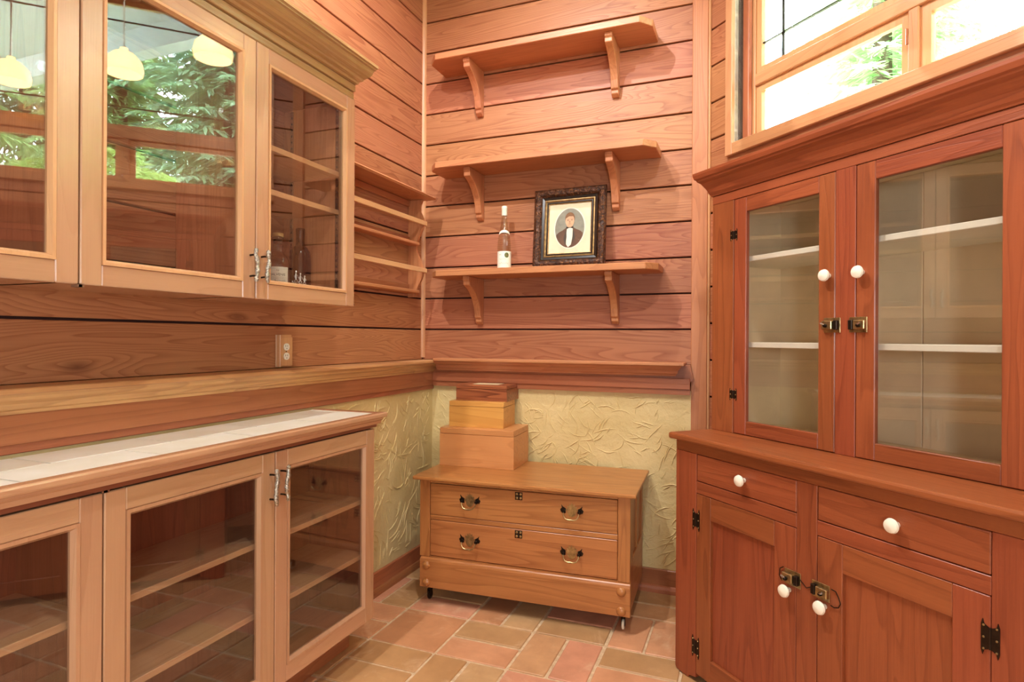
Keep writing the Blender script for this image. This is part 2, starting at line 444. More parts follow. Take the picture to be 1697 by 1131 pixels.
# trims
t1 = G().prism([(0, 0), (.019, 0), (.017, -.009), (.009, -.017), (0, -.019)], 'z', 1.175, ZC).build('trim_1', W('casing', 'z'), smooth=True)
tag(t1, 'thin quarter-round strip in the corner of the plank walls', 'trim', kind='structure')
t2 = root('trim_2', (1.6, 0, 0), 'upright corner board beside the hutch with its round bead', 'trim', kind='structure')
G().box(1.557, 1.634, -.022, .02, 0, ZC).build('corner_board', W('shelf', 'z'), t2, bevel=.003)
G().lathe([(.011, 0), (.011, ZC)], (1.637, -.006, 0), 12).build('bead', W('bead', 'z'), t2, smooth=True)
bl = root('baseboard_left', (.09, -.6, 0), 'dark wood baseboard below the ochre plaster by the glass cabinet', 'baseboard', kind='structure')
G().box(.08, .096, -1.07, -.022, 0, .112).build('board', W('apron', 'y'), bl, bevel=.003)
G().prism([(.096, 0), (.112, 0), (.11, .018), (.104, .03), (.096, .035)], 'y', -1.07, -.04).build('shoe_mould', W('apron', 'y'), bl)
bb = root('baseboard_back', (.9, -.03, 0), 'dark wood baseboard behind the low chest', 'baseboard', kind='structure')
G().box(.096, 1.6, -.036, -.02, 0, .115).build('board', W('apron', 'x'), bb, bevel=.003)
G().prism([(-.036, 0), (-.052, 0), (-.05, .018), (-.044, .03), (-.036, .035)], 'x', .112, 1.6).build('shoe_mould', W('apron', 'x'), bb)

# chair-rail ledges
t3 = root('trim_3', (.1, -1.5, 1.0), 'moulded ledge rail running under the wall cabinet', 'trim', kind='structure')
G().box(0, .14, -5.0, 0, 1.147, 1.163).build('cap', W('rail', 'y'), t3, bevel=.003)
G().prism([(.09, 1.095), (.104, 1.095), (.106, 1.104), (.112, 1.108), (.116, 1.122), (.126, 1.132), (.128, 1.14), (.133, 1.147), (.09, 1.147)], 'y', -5.0, -.0).build('moulding', W('rail', 'y'), t3)
G().box(.08, .098, -5.0, -.021, 1.016, 1.096).build('apron', W('apron', 'y'), t3, bevel=.002)
G().box(.08, .091, -5.0, -.021, .992, 1.018).build('strip', W('apron', 'y'), t3, bevel=.002)
t4 = root('trim_4', (.8, -.05, 1.02), 'moulded ledge rail above the stacked boxes', 'trim', kind='structure')
G().box(.14, 1.535, -.125, 0, 1.160, 1.176).build('cap', W('shelf', 'x'), t4, bevel=.003)
G().prism([(-.04, 1.108), (-.072, 1.108), (-.076, 1.117), (-.084, 1.121), (-.09, 1.136), (-.104, 1.146), (-.108, 1.152), (-.116, 1.160), (-.04, 1.160)], 'x', .14, 1.5,
          fb=lambda y, z: 1.435-y*.75).build('moulding', W('shelf', 'x'), t4)
G().prism([(.098, 1.012), (1.556, 1.012), (1.556, 1.04), (1.553, 1.062), (1.556, 1.078), (1.572, 1.088), (1.556, 1.165), (.098, 1.165)], 'y', -.042, -.02).build('apron', W('apron', 'x'), t4)
G().box(.098, 1.556, -.05, -.042, 1.04, 1.096).build('strip', W('apron', 'x'), t4, bevel=.002)

# ------------------------------------------------------------------ window
win = bpy.data.objects.new('window_1', None); col.objects.link(win); win.location = RC; win.rotation_euler = (0, 0, PHI)
tag(win, 'wood-framed window with leaded upper light above the hutch', 'window', kind='structure')
# casing on the wall face (local y = -room side)
G().box(.128, .172, -.022, 0, 2.172, 3.44).build('casing', W('casing', 'z'), win, bevel=.003)
G().box(1.776, 1.83, -.022, 0, 2.172, 3.44).build('casing', W('casing', 'z'), win, bevel=.003)
G().box(.172, 1.776, -.022, 0, 2.172, 2.228).build('casing', W('casing', 'x'), win, bevel=.003)
G().box(.172, 1.776, -.022, 0, 3.37, 3.44).build('casing', W('casing', 'x'), win, bevel=.003)
G().box(.150, .168, 0, .055, 2.226, 3.38).build('jamb', 'weathered_wood', win)
G().box(.168, .205, .05, .075, 2.226, 3.38).build('stop', W('apron', 'z'), win, bevel=.003)
G().box(.168, .218, .078, .12, 2.226, 3.38).build('jamb', W('casing', 'z'), win, bevel=.003)
G().box(1.735, 1.78, 0, .12, 2.226, 3.38).build('jamb', W('casing', 'z'), win, bevel=.003)
G().box(.168, 1.78, .0, .13, 2.195, 2.232).build('sill', W('casing', 'x'), win, bevel=.003)
G().box(.168, 1.78, 0, .12, 3.34, 3.385).build('jamb', W('casing', 'x'), win, bevel=.003)
G().box(.218, 1.735, .075, .125, 2.495, 2.552).build('transom', W('casing', 'x'), win, bevel=.004)
G().box(.945, .985, .075, .125, 2.232, 2.495).build('mullion', W('casing', 'z'), win, bevel=.004)
def sash(a, b_, c_, d, w):
    g = G(Matrix(((1, 0, 0, 0), (0, 0, 1, 0), (0, 1, 0, 0), (0, 0, 0, 1))))
    g.sweep([(a, c_), (b_, c_), (b_, d), (a, d)], [(0, .09), (-w, .09), (-w, .115), (0, .115)])
    so = g.build('sash', W('bead', 'z'), win)
    G().box(a+w*.6, b_-w*.6, .103, .107, c_+w*.6, d-w*.6).build('pane', 'window_glass', so)
    return so
sash(.218, .945, 2.232, 2.495, .03); sash(.985, 1.735, 2.232, 2.495, .035)
up_s = sash(.218, 1.735, 2.552, 3.34, .028)
G().box(.940, .947, .07, .078, 2.37, 2.43).build('latch', W('apron', 'z'), win, bevel=.002)
for a, b_, c_, d in ((.356, .361, 2.575, 3.32), (1.595, 1.6, 2.575, 3.32)): G().box(a, b_, .099, .112, c_, d).build('lead_came', 'dark_metal', up_s)
for zc in (2.69, 3.215): G().box(.24, 1.715, .0985, .1125, zc, zc+.005).build('lead_came', 'dark_metal', up_s)

# ------------------------------------------------------------------ doors shared by the cabinets
ML = Matrix(((0, 1, 0, 0), (1, 0, 0, 0), (0, 0, 1, 0), (0, 0, 0, 1)))      # (u, w, z) -> (x=w, y=u, z)
MH = Matrix(((1, 0, 0, 0), (0, -1, 0, 0), (0, 0, 1, 0), (0, 0, 0, 1)))     # (u, w, z) -> (x=u, y=-w, z)
def glass_door(parent, M, ax, u0, u1, z0, z1, w0, w1, sw, rt, rb, key, bead, bw=.012, bt=.006, shut='pane_glass'):
    d = part('door', parent)
    G(M).box(u0, u0+sw, w0, w1, z0, z1).build('stile', W(key, 'z'), d, bevel=.0025)
    G(M).box(u1-sw, u1, w0, w1, z0, z1).build('stile', W(key, 'z'), d, bevel=.0025)
    G(M).box(u0+sw, u1-sw, w0+.0005, w1-.0005, z1-rt, z1).build('rail', W(key, ax), d, bevel=.002)
    G(M).box(u0+sw, u1-sw, w0+.0005, w1-.0005, z0, z0+rb).build('rail', W(key, ax), d, bevel=.002)
    a, b_, c_, e_ = u0+sw, u1-sw, z0+rb, z1-rt
    if bw:
        Ms = M @ Matrix(((1, 0, 0, 0), (0, 0, 1, 0), (0, 1, 0, 0), (0, 0, 0, 1)))
        wm = w1+bt*.5
        G(Ms).sweep([(a, c_), (b_, c_), (b_, e_), (a, e_)], [(0, wm), (-bw*.55, wm), (-bw, w1-.008), (-bw, w0+.004), (0, w0+.004)]).build('glazing_bead', W(bead, 'z'), d)
    wm = (w0+w1)/2-.003
    G(M).box(a-.001, b_+.001, wm-.0015, wm+.0015, c_-.001, e_+.001).build('pane', shut, d)
    return d
def twig_handle(parent, x, y, z0, z1, rs):
    r = random.Random(rs); pts = []; rad = []
    n = 18
    for i in range(n+1):
        t = i/n
        pts.append((x+.028+r.uniform(-.0015, .0015), y+.0035*math.sin(t*7+rs)+r.uniform(-.0012, .0012), z0+(z1-z0)*t))
        rad.append((.0052+.0022*abs(math.sin(t*9+rs))+r.uniform(-.0006, .0012))*(.7 if i in (0, n) else 1))
    h = G().tube(pts, rad, 9).build('handle', 'pewter', parent, smooth=True)
    for zz in (z0+.018, z1-.02):
        G().tube([(x-.001, y, zz), (x+.012, y, zz+.001), (x+.027, y, zz)], .0032, 7).build('handle_post', 'iron', parent, smooth=True)
    return h

# ------------------------------------------------------------------ wall cabinet
UY = [-1.150, -1.674, -2.225, -2.775, -3.325]
uc = root('glass_wall_cabinet', (.17, -2.2, 1.418), 'long wall cabinet with large glass doors and a heavy crown moulding', 'cabinet')
XF = .348
for y in (UY[0], UY[1]+.009, UY[2]+.009, UY[3]+.009, UY[4]+.018):
    G().box(0.002, XF-.022, y-.018, y, 1.424, 2.25).build('side_panel', W('shelf', 'z'), uc)
G().box(.002, XF-.022, UY[4]+.018, UY[0]-.018, 1.424, 1.462).build('bottom_panel', W('cab', 'y'), uc)
G().box(.002, XF-.022, UY[4]+.018, UY[0]-.018, 2.240, 2.252).build('top_panel', W('cabin', 'y'), uc)
for i in range(4):
    a, b_ = UY[i+1]+.002, UY[i]-.002
    d = glass_door(uc, ML, 'y', a, b_, 1.418, 2.25, XF-.02, XF, .052, .052, .052, 'cab', 'bead', .014)
    if i == 0: twig_handle(d, XF, a+.022, 1.47, 1.575, 3)
    if i == 1: twig_handle(d, XF, b_-.022, 1.47, 1.575, 5)
    for zz in ((1.418,) if i in (1, 2) else ()):
        G().box(XF-.018, XF+.004, (a if i == 1 else b_)-.006, (a if i == 1 else b_)+.006, zz-.007, zz-.001).build('hinge_tip', 'nickel', d)
hb = G().box(XF-.02, XF-.004, UY[0]+.0005, UY[0]+.006, 1.423, 1.428).build('hinge_tip', 'nickel', uc)
for (z0, z1) in ((1.942, 1.962), (1.788, 1.808)):
    G().box(.03, .285, UY[1]+.012, UY[0]-.0195, z0, z1).build('shelf', W('bead', 'y'), uc, bevel=.0015)
for xx in (.045, .275):
    st = G().box(xx-.008, xx+.008, UY[0]-.0215, UY[0]-.0185, 1.463, 2.235).build('shelf_standard', 'nickel', uc)
    g = G()
    for k in range(30): g.box(xx-.003, xx+.003, UY[0]-.0222, UY[0]-.0212, 1.474+k*.0252, 1.483+k*.0252)
    g.build('slots', 'slot_dark', st)
st = G().box(.275-.008, .275+.008, UY[2]-.0125, UY[2]-.0095, 1.463, 2.235).build('shelf_standard', 'nickel', uc)
g = G()
for k in range(30): g.box(.272, .278, UY[2]-.0134, UY[2]-.0124, 1.474+k*.0252, 1.483+k*.0252)
g.build('slots', 'slot_dark', st)
G().box(.0, .342, UY[4], UY[0], 2.253, 2.283).build('frieze', W('crown', 'y'), uc, bevel=.004)
G().box(.0, .349, UY[4], UY[0], 2.2835, 2.312).build('frieze', W('crown', 'y'), uc, bevel=.002)
G().prism([(0, 2.3125), (.362, 2.3125), (.366, 2.320), (.384, 2.321), (.389, 2.327), (.398, 2.3285), (.414, 2.332), (.428, 2.340), (.436, 2.353), (.446, 2.354), (.447, 2.358), (.457, 2.359), (.457, 2.369), (0, 2.369)], 'y', UY[4], UY[0]).build('crown', W('crown', 'y'), uc)

# ------------------------------------------------------------------ base cabinet and its tiled top
LY = [-1.085, -1.642, -2.202, -2.762, -3.322]
lc = root('glass_base_cabinet', (.24, -2.2, 0), 'long low cabinet with framed glass doors below the tiled counter', 'cabinet')
XL = .404
for y in (LY[0], LY[2]+.009, LY[4]+.018):
    G().box(.081, XL-.022, y-.018, y, .15, .925).build('side_panel', W('cabin', 'z'), lc)
G().box(.081, .088, LY[4]+.018, LY[0]-.018, .16, .925).build('back_panel', W('cabin', 'z'), lc)
G().box(.081, XL-.022, LY[4]+.018, LY[0]-.018, .15, .166).build('bottom_panel', W('cabin', 'y'), lc)
for a, b_ in ((LY[2]+.01, LY[0]-.0195), (LY[4]+.019, LY[2]-.0095)):
    for zz in (.618, .395): G().box(.09, XL-.03, a, b_, zz, zz+.019).build('shelf', W('cab', 'y'), lc, bevel=.0015)
for i in range(4):
    a, b_ = LY[i+1]+.002, LY[i]-.002
    d = glass_door(lc, ML, 'y', a, b_, .146, .921, XL-.02, XL, .054, .056, .056, 'cab', 'cab', .016)
    if i == 0: twig_handle(d, XL, a+.022, .76, .875, 8)
    if i == 1: twig_handle(d, XL, b_-.022, .755, .872, 9)
    if i in (1, 2):
        y = a if i == 1 else b_
        G().box(XL-.016, XL+.006, y-.007, y+.007, .9215, .927).build('hinge_tip', 'nickel', d)
G().box(.12, .283, LY[4], LY[0]+.004, 0.0, .149).build('plinth', W('apron', 'y'), lc, bevel=.003)
tc_ = root('tiled_countertop', (.26, -2.2, .926), 'cream glazed tile counter with moulded wood edge on the low cabinet', 'countertop')
G().box(.0985, .41, LY[4], LY[0]+.001, .9275, .972).build('core', W('cabin', 'y'), tc_)
G().prism([(.395, .9275), (.406, .9275), (.408, .938), (.424, .942), (.428, .954), (.436, .96), (.437, .967), (.395, .967)], 'y', LY[4], LY[0]+.012).build('moulding', W('cab', 'y'), tc_)
G().box(.412, .450, LY[4], LY[0]+.026, .968, .988).build('front_edging', W('cab', 'y'), tc_, bevel=.005, seg=2)
G().box(.0985, .4115, LY[0]-.012, LY[0]+.026, .968, .986).build('end_edging', W('cab', 'x'), tc_, bevel=.003)
for row, (xa, xb, ph) in enumerate(((.101, .2525, -2.23), (.2575, .409, -2.377))):
    y = ph-.33*3
    while y < LY[0]-.02:
        a, b_ = max(y, LY[4]), min(y+.33, LY[0]-.014)
        if b_-a > .03: G().box(xa, xb, a+.0025, b_-.0025, .9725, .9845+random.uniform(-.0004, .0004)).build('tile', 'glazed_tile', tc_)
        y += .33

# ------------------------------------------------------------------ plate rack
pr = root('plate_rack', (.06, -.6, 1.53), 'hanging wooden plate rack with scalloped side and two rails', 'rack')
PY0, PY1 = -1.125, -.155
G().prism([(0.001, 2.082), (.150, 2.082), (.158, 2.090), (.150, 2.098), (0.001, 2.098)], 'y', PY0, PY1+.028).build('top_board', W('shelf', 'y'), pr)
prof = [(.001, 1.525), (.060, 1.525)]
for k in range(41):
    z = 1.535+(2.08-1.535)*k/40
    x = .078+.024*math.cos((z-1.675)*2*PI/.272)*(1 if z < 1.98 else max(.2, 1-(z-1.98)*9)) + (.02*max(0, (z-2.02)/.06))
    prof.append((x, z))
prof += [(.001, 2.0815)]
for y in (PY1, PY0+.016): G().prism(prof, 'y', y-.016, y).build('side', W('shelf', 'z'), pr)
for z0 in (1.932, 1.663): G().box(.100, .111, PY0-.0, PY1+.012, z0, z0+.026).build('rail', W('bead', 'y'), pr, bevel=.002)
for z0 in (1.818, 1.546): G().box(.012, .080, PY0+.017, PY1-.017, z0, z0+.018).build('shelf', W('shelf', 'y'), pr, bevel=.004)
for z0 in (2.045, 1.838, 1.566): G().box(.001, .012, PY0+.017, PY1-.017, z0, z0+.035).build('cleat', W('apron', 'y'), pr, bevel=.002)

# ------------------------------------------------------------------ bracket shelves
def bracket(parent, xc, zt):
    w = .019
    pr_ = [(-.001, 0), (-.205, 0), (-.205, -.018), (-.197, -.026), (-.197, -.046), (-.186, -.052)]
    for k in range(1, 9):
        t = k/8; pr_.append((-.186+.137*(1-(1-t)**1.7), -.052-.155*(t**1.35)))
    pr_ += [(-.046, -.222), (-.034, -.228), (-.034, -.245), (-.016, -.26), (-.001, -.26)]
    return G().prism([(y, zt+z) for y, z in pr_], 'x', xc-w, xc+w).build('bracket', W('shelf', 'z'), parent, bevel=.0025)
for xa, xb, zb, lab in ((.151, 1.384, 2.83, 'topmost bracket shelf on the plank wall, empty'), (.155, 1.404, 2.23, 'middle bracket shelf above the framed portrait, empty'), (.162, 1.416, 1.632, 'lowest bracket shelf holding the clear bottle and framed portrait')):
    s = root('wall_shelf', ((xa+xb)/2, -.12, zb), 'wooden '+lab, 'shelf', 'bracket shelves on the plank wall')
    G().prism([(xa, -.001), (xa, -.175), (xa+.055, -.238), (xb-.055, -.238), (xb, -.175), (xb, -.001)], 'z', zb, zb+.034).build('board', W('shelf', 'x'), s, bevel=.003)
    for xc in (.379, 1.166): bracket(s, xc+(.006 if zb < 2.7 else 0), zb-.0005)

# ------------------------------------------------------------------ framed portrait on the lowest shelf
SZ = 1.6665
pf = root('framed_portrait', (.937, -.098, SZ+.0012), 'old oval portrait of a person in dark coat and bow tie, carved gilt frame', 'picture frame', rz=0)
pf.rotation_euler = (math.radians(-7.5), math.radians(-.6), 0)
MF = Matrix(((1, 0, 0, 0), (0, 0, -1, 0), (0, 1, 0, 0), (0, 0, 0, 1)))   # (x, z, out) -> local
FW, FH = .198, .436
def fr(name, m, a, prof, parent=pf, sm=False):
    return G(MF).sweep([(-a[0], a[1]), (a[0], a[1]), (a[0], a[2]), (-a[0], a[2])], prof).build(name, m, parent, smooth=sm)
fr('outer_frame', 'carved_gilt', (FW, 0, FH), [(0, 0), (0, .016), (-.008, .026), (-.02, .031), (-.034, .027), (-.044, .016), (-.046, 0)])
fr('edge_band', 'black_lacquer', (FW-.046, .046, FH-.046), [(0, 0), (0, .016), (-.012, .012), (-.014, 0)])
fr('inner_frame', 'gold_leaf', (FW-.060, .060, FH-.060), [(0, 0), (0, .013), (-.005, .014), (-.011, .008), (-.012, 0)])
fr('inner_band', 'black_lacquer', (FW-.072, .072, FH-.072), [(0, 0), (0, .009), (-.004, .009), (-.007, .005), (-.007, 0)])
fr('slip', 'gold_leaf', (FW-.079, .079, FH-.079), [(0, 0), (0, .006), (-.004, .005), (-.005, 0)])
ox, oz = 0.0, FH/2
mo = G(MF).box(-(FW-.08), FW-.08, .08, FH-.08, 0, .002).build('mat', 'mat_board', pf)
def ell(a, b_, n=40, cx=0, cz=0): return [(cx+a*math.cos(2*PI*k/n), cz+b_*math.sin(2*PI*k/n)) for k in range(n)]
def flat(name, pts, h, m, parent, t=.0004):
    return G(MF).prism([(p[0], p[1]) for p in pts], 'z', h, h+t).build(name, m, parent)
OA, OB = .081, .108
flat('oval_border', ell(OA+.006, OB+.006, cz=oz), .002, 'print_white', mo)
flat('backdrop', ell(OA, OB, cz=oz), .0024, 'print_bg', mo)
def inell(x): return -OB*math.sqrt(max(0, 1-(x/OA)**2))
coat = []
for k in range(25):
    x = -.074+.148*k/24; coat.append((x, oz+inell(x)))
coat += [(.072, oz-.030), (.058, oz-.018), (.036, oz-.008), (.018, oz+.004), (-.016, oz+.004), (-.036, oz-.010), (-.060, oz-.022), (-.072, oz-.034)]
flat('coat', coat, .0028, 'print_coat', mo)
flat('shirt', [(-.014, oz+.004), (.018, oz+.006), (.017, oz-.05), (.010, oz-.092), (-.006, oz-.106), (-.017, oz-.09), (-.018, oz-.05)], .0032, 'print_white', mo)
flat('lapel', [(-.018, oz-.0), (-.015, oz-.05), (-.02, oz-.095), (-.032, oz-.06)], .0034, 'print_ink', mo)
flat('lapel', [(.02, oz-.0), (.017, oz-.05), (.011, oz-.09), (.032, oz-.055)], .0034, 'print_ink', mo)
flat('hair', ell(.0272, .034, 24, .001, oz+.052), .0032, 'print_hair', mo)
flat('neck', [(-.013, oz+.022), (.015, oz+.022), (.016, oz+.0), (-.013, oz+.0)], .0034, 'print_skin', mo)
flat('face', ell(.0245, .036, 24, .001, oz+.040), .0037, 'print_skin', mo)
flat('fringe', [(-.026, oz+.05), (-.02, oz+.07), (0, oz+.08), (.02, oz+.074), (.028, oz+.05), (.018, oz+.063), (-.004, oz+.064)], .0041, 'print_hair', mo)
for sx in (-.010, .012):
    flat('eye', ell(.0038, .0015, 10, sx, oz+.042), .0041, 'print_ink', mo)
    flat('eyebrow', [(sx-.006, oz+.0465), (sx+.006, oz+.047), (sx+.006, oz+.0485), (sx-.006, oz+.048)], .0041, 'print_hair', mo)
flat('nose', [(0, oz+.040), (.003, oz+.030), (-.002, oz+.029)], .0041, 'print_hair', mo)
flat('mouth', ell(.007, .0012, 12, .001, oz+.022), .0041, 'print_hair', mo)
flat('bow_tie', [(-.018, oz+.008), (-.003, oz+.003), (.006, oz+.003), (.021, oz+.009), (.020, oz-.005), (.006, oz-.0), (-.003, oz-.0), (-.017, oz-.006)], .0041, 'black_lacquer', mo)
G(MF).box(-(FW-.082), FW-.082, .082, FH-.082, .0048, .0056).build('glass', 'picture_glass', pf)

# ------------------------------------------------------------------ bottles
def wrap_text(txt, size, r, c, ang, z, m, parent, name='lettering'):
    cu_ = bpy.data.curves.new('lettering', 'FONT'); cu_.body = txt; cu_.size = size; cu_.align_x = 'CENTER'; cu_.resolution_u = 2
    ob = bpy.data.objects.new('lettering_tmp', cu_); col.objects.link(ob)
    dg = bpy.context.evaluated_depsgraph_get(); dg.update()
    me = bpy.data.meshes.new_from_object(ob.evaluated_get(dg)); bpy.data.objects.remove(ob)
    for v_ in me.vertices:
        a = ang+v_.co.x/r
        v_.co = (c[0]+math.cos(a)*(r+.0004), c[1]+math.sin(a)*(r+.0004), z+v_.co.y)
    o = bpy.data.objects.new(name, me); col.objects.link(o); me.materials.clear(); me.materials.append(MAT[m]); setpar(o, parent); return o
def band(r, c, a0, a1, z0, z1, t=.0006, n=14):
    g = G()
    pts = []
    for k in range(n+1):
        a = a0+(a1-a0)*k/n
        for rr in (r, r+t):
            for z in (z0, z1): pts.append((c[0]+rr*math.cos(a), c[1]+rr*math.sin(a), z))
    fs = []
    for k in range(n):
        p, q = k*4, k*4+4
        fs += [(p, q, q+1, p+1), (p+2, p+3, q+3, q+2), (p, p+2, q+2, q), (p+1, q+1, q+3, p+3)]
    fs += [(0, 1, 3, 2), (n*4, n*4+2, n*4+3, n*4+1)]
    return g.add(pts, fs)
CAMXY = Vector((1.834, -3.187))
def face_ang(c): return math.atan2(CAMXY.y-c[1], CAMXY.x-c[0])
# slender clear bottle
c = (.570, -.100); bt = root('clear_wine_bottle', (c[0], c[1], SZ), 'slender clear glass bottle with white label on the lowest shelf', 'bottle')
z = SZ+.0006
prof = [(0, .0), (.034, .0), (.0375, .004), (.0375, .13), (.036, .155), (.031, .19), (.024, .225), (.0185, .255), (.0150, .285), (.0138, .335), (.0145, .337), (.0145, .348), (.012, .349), (0, .349)]
G().lathe([(r, z+h) for r, h in prof], (c[0], c[1], 0), 28).build('glass_body', 'bottle_clear', bt, smooth=True)
G().lathe([(.0, z+.301), (.0156, z+.301), (.0158, z+.335), (.0165, z+.338), (.0165, z+.349), (.0150, z+.353), (0, z+.353)], (c[0], c[1], 0), 20).build('capsule', 'foil_cream', bt, smooth=True)
fa = face_ang(c)
lb = band(.0376, c, fa-1.5, fa+1.5, z+.012, z+.102).build('label', 'paper', bt, smooth=True)
g = G()
pts = []
for k in range(15):
    a = fa-1.3+2.6*k/14; dz = -.012*((k-7)/7)**2
    for rr, hh in ((.0, 0), (.0006, 0), (.0006, .014), (0, .014)):
        h = .205+dz+hh; rad = .031+(.024-.031)*(h-.19)/.035 if h > .19 else .036+(.031-.036)*(h-.155)/.035
        pts.append((c[0]+(rad+.0004+rr)*math.cos(a), c[1]+(rad+.0004+rr)*math.sin(a), z+h))
fs = []
for k in range(14):
    for q in range(4): fs.append((k*4+q, k*4+(q+1) % 4, k*4+4+(q+1) % 4, k*4+4+q))
g.add(pts, fs+[(0, 1, 2, 3), (56, 59, 58, 57)]); g.build('neck_label', 'paper', bt, smooth=True)
def disc_on(r, c, ang, z, rad, m, parent, name, t=.0011, asp=1):
    pts = [(c[0]+(r+t)*math.cos(ang), c[1]+(r+t)*math.sin(ang), z)]
    for k in range(16):
        q = 2*PI*k/16; a = ang+rad*math.cos(q)/r
        pts.append((c[0]+(r+t)*math.cos(a), c[1]+(r+t)*math.sin(a), z+rad*asp*math.sin(q)))
    return G().add(pts, [(0, 1+k, 1+(k+1) % 16) for k in range(16)]).build(name, m, parent)
disc_on(.0376, c, fa+.35, z+.080, .0125, 'seal_green', lb, 'seal', asp=1.15)
disc_on(.0376, c, fa+.38, z+.080, .0055, 'gold_leaf', lb, 'seal_centre', t=.0014)
for (a0, zz, L_, w_) in ((-.75, .058, 1.0, 3.1), (-.85, .036, 1.5, 4.3), (-.75, .082, .3, 2.0)):
    pts = []
    for k in range(40):
        t = k/39; a = fa+a0+L_*t
        h = z+zz+.0035*math.sin(t*w_*6.2)*(.5+.5*math.sin(t*11+a0*9))
        pts.append((c[0]+.0387*math.cos(a), c[1]+.0387*math.sin(a), h))
    G().tube(pts, .00035, 4).build('script_line', 'print_ink', lb)
# whisky bottle and dark bottle in the wall cabinet
CZ = 1.4625
c = (.150, -1.362); wk = root('whisky_bottle', (c[0], c[1], CZ), 'round-shouldered clear bottle with cream label inside the wall cabinet', 'bottle')
prof = [(0, 0), (.037, 0), (.040, .004), (.041, .02), (.041, .125), (.039, .14), (.032, .155), (.022, .167), (.0165, .178), (.0160, .188), (.0175, .196), (.0178, .205), (.0155, .213), (.0148, .238), (0, .238)]
G().lathe([(r, CZ+h*.905) for r, h in prof], (c[0], c[1], 0), 28).build('glass_body', 'bottle_clear', wk, smooth=True)
G().lathe([(0, CZ+.188), (.0165, CZ+.188), (.0165, CZ+.2154), (0, CZ+.2154)], (c[0], c[1], 0), 18).build('neck_foil', 'print_coat', wk, smooth=True)
G().lathe([(0, CZ+.2156), (.0195, CZ+.2156), (.020, CZ+.2175), (.020, CZ+.227), (.0185, CZ+.229), (0, CZ+.229)], (c[0], c[1], 0), 20).build('stopper', 'cork_cap', wk, smooth=True)
fa = face_ang(c)
lb = band(.0411, c, fa-1.05, fa+1.05, CZ+.005, CZ+.097).build('label', 'paper', wk, smooth=True)
for txt, sz, zz in (('THE', .006, .081), ('BALVENIE', .0135, .063), ('DOUBLEWOOD', .0085, .042), ('AGED  12  YEARS', .0085, .024)):
    wrap_text(txt, sz, .0418, c, fa, CZ+zz, 'print_ink', lb)
for zz in (.057, .052, .036): band(.0417, c, fa-.75, fa+.75, CZ+zz, CZ+zz+.0008, .0003).build('rule', 'print_ink', lb)
c = (.150, -1.238); dk = root('dark_bottle', (c[0], c[1], CZ), 'dark round bottle with silver figures inside the wall cabinet', 'bottle')
prof = [(0, 0), (.037, 0), (.041, .004), (.0415, .03), (.0425, .13), (.0415, .165), (.037, .188), (.028, .205), (.0195, .213), (.0175, .225), (.017, .262), (.0178, .264), (.0178, .285), (.0165, .289), (0, .289)]
m, nt_, b_d = newmat('dark_glass'); b_d.inputs['Base Color'].default_value = srgb(30, 10, 12); b_d.inputs['Roughness'].default_value = .12; b_d.inputs['Specular IOR Level'].default_value = .3
G().lathe([(r, CZ+h*.925) for r, h in prof], (c[0], c[1], 0), 28).build('glass_body', 'dark_glass', dk, smooth=True)
fa = face_ang(c)
em = G()
def on_cyl(u, h, r=.0432): a = fa+u/r; return (c[0]+r*math.cos(a), c[1]+r*math.sin(a), CZ+h)
emb = None
for k, u0 in enumerate((-.016, .001, .017)):
    s_ = 1-.12*k
    for pts, rad in (([(0, .04), (-.001, .055), (0, .066)], [.0030, .0036, .0026]), ([(0, .067), (.0005, .0715), (0, .076)], [.0016, .0034, .0014]),
                     ([(-.001, .06), (-.007, .055), (-.004, .047)], .0014), ([(.001, .06), (.007, .057), (.008, .048)], .0014),
                     ([(0, .041), (-.007, .036), (-.004, .029), (.002, .03)], .0017), ([(0, .041), (.006, .037), (.004, .030), (.009, .029)], .0017)):
        em.tube([on_cyl(u0+p[0]*s_, .018+p[1]*s_) for p in pts], rad, 6)
em.tube([on_cyl(-.033+k*.0014, .048+.006*math.sin(k*.9)) for k in range(14)], .0012, 5)
em.build('silver_figures', 'silver_print', dk, smooth=True)

# ------------------------------------------------------------------ wall outlet
ol = root('wall_outlet', (.01, -1.17, 1.17), 'double power outlet in a wooden plate below the wall cabinet', 'outlet')
G().box(0.0005, .006, -1.2115, -1.122, 1.168, 1.303).build('backing_block', W('bead', 'z'), ol, bevel=.001)
G().box(.0062, .014, -1.198, -1.124, 1.171, 1.293).build('plate', W('bead', 'z'), ol, bevel=.002)
G().box(.0062, .026, -1.2115, -1.2025, 1.168, 1.303).build('side_strip', W('bead', 'z'), ol, bevel=.002)
for zc in (1.2125, 1.252):
    oc = G(Matrix(((0, 0, 1, 0), (1, 0, 0, 0), (0, 1, 0, 0), (0, 0, 0, 1)))).prism([(-1.163+.0165*math.copysign(abs(math.cos(2*PI*k/24))**.8, math.cos(2*PI*k/24)), zc+.015*math.sin(2*PI*k/24)) for k in range(24)], 'z', .0142, .0175).build('receptacle', 'outlet_white', ol)
    for dy in (-.006, .005): G().box(.0174, .0178, -1.163+dy-.001, -1.163+dy+.001, zc, zc+.008).build('slot', 'slot_dark', oc)
    G().lathe([(0, .0174), (.0022, .0174), (.0022, .0178), (0, .0178)], (0, -1.163, zc-.007), 10, 'x').build('ground_hole', 'slot_dark', oc)
G().lathe([(0, .014), (.0028, .014), (.002, .0156), (0, .0158)], (0, -1.163, 1.2325), 10, 'x').build('screw', 'iron', ol)

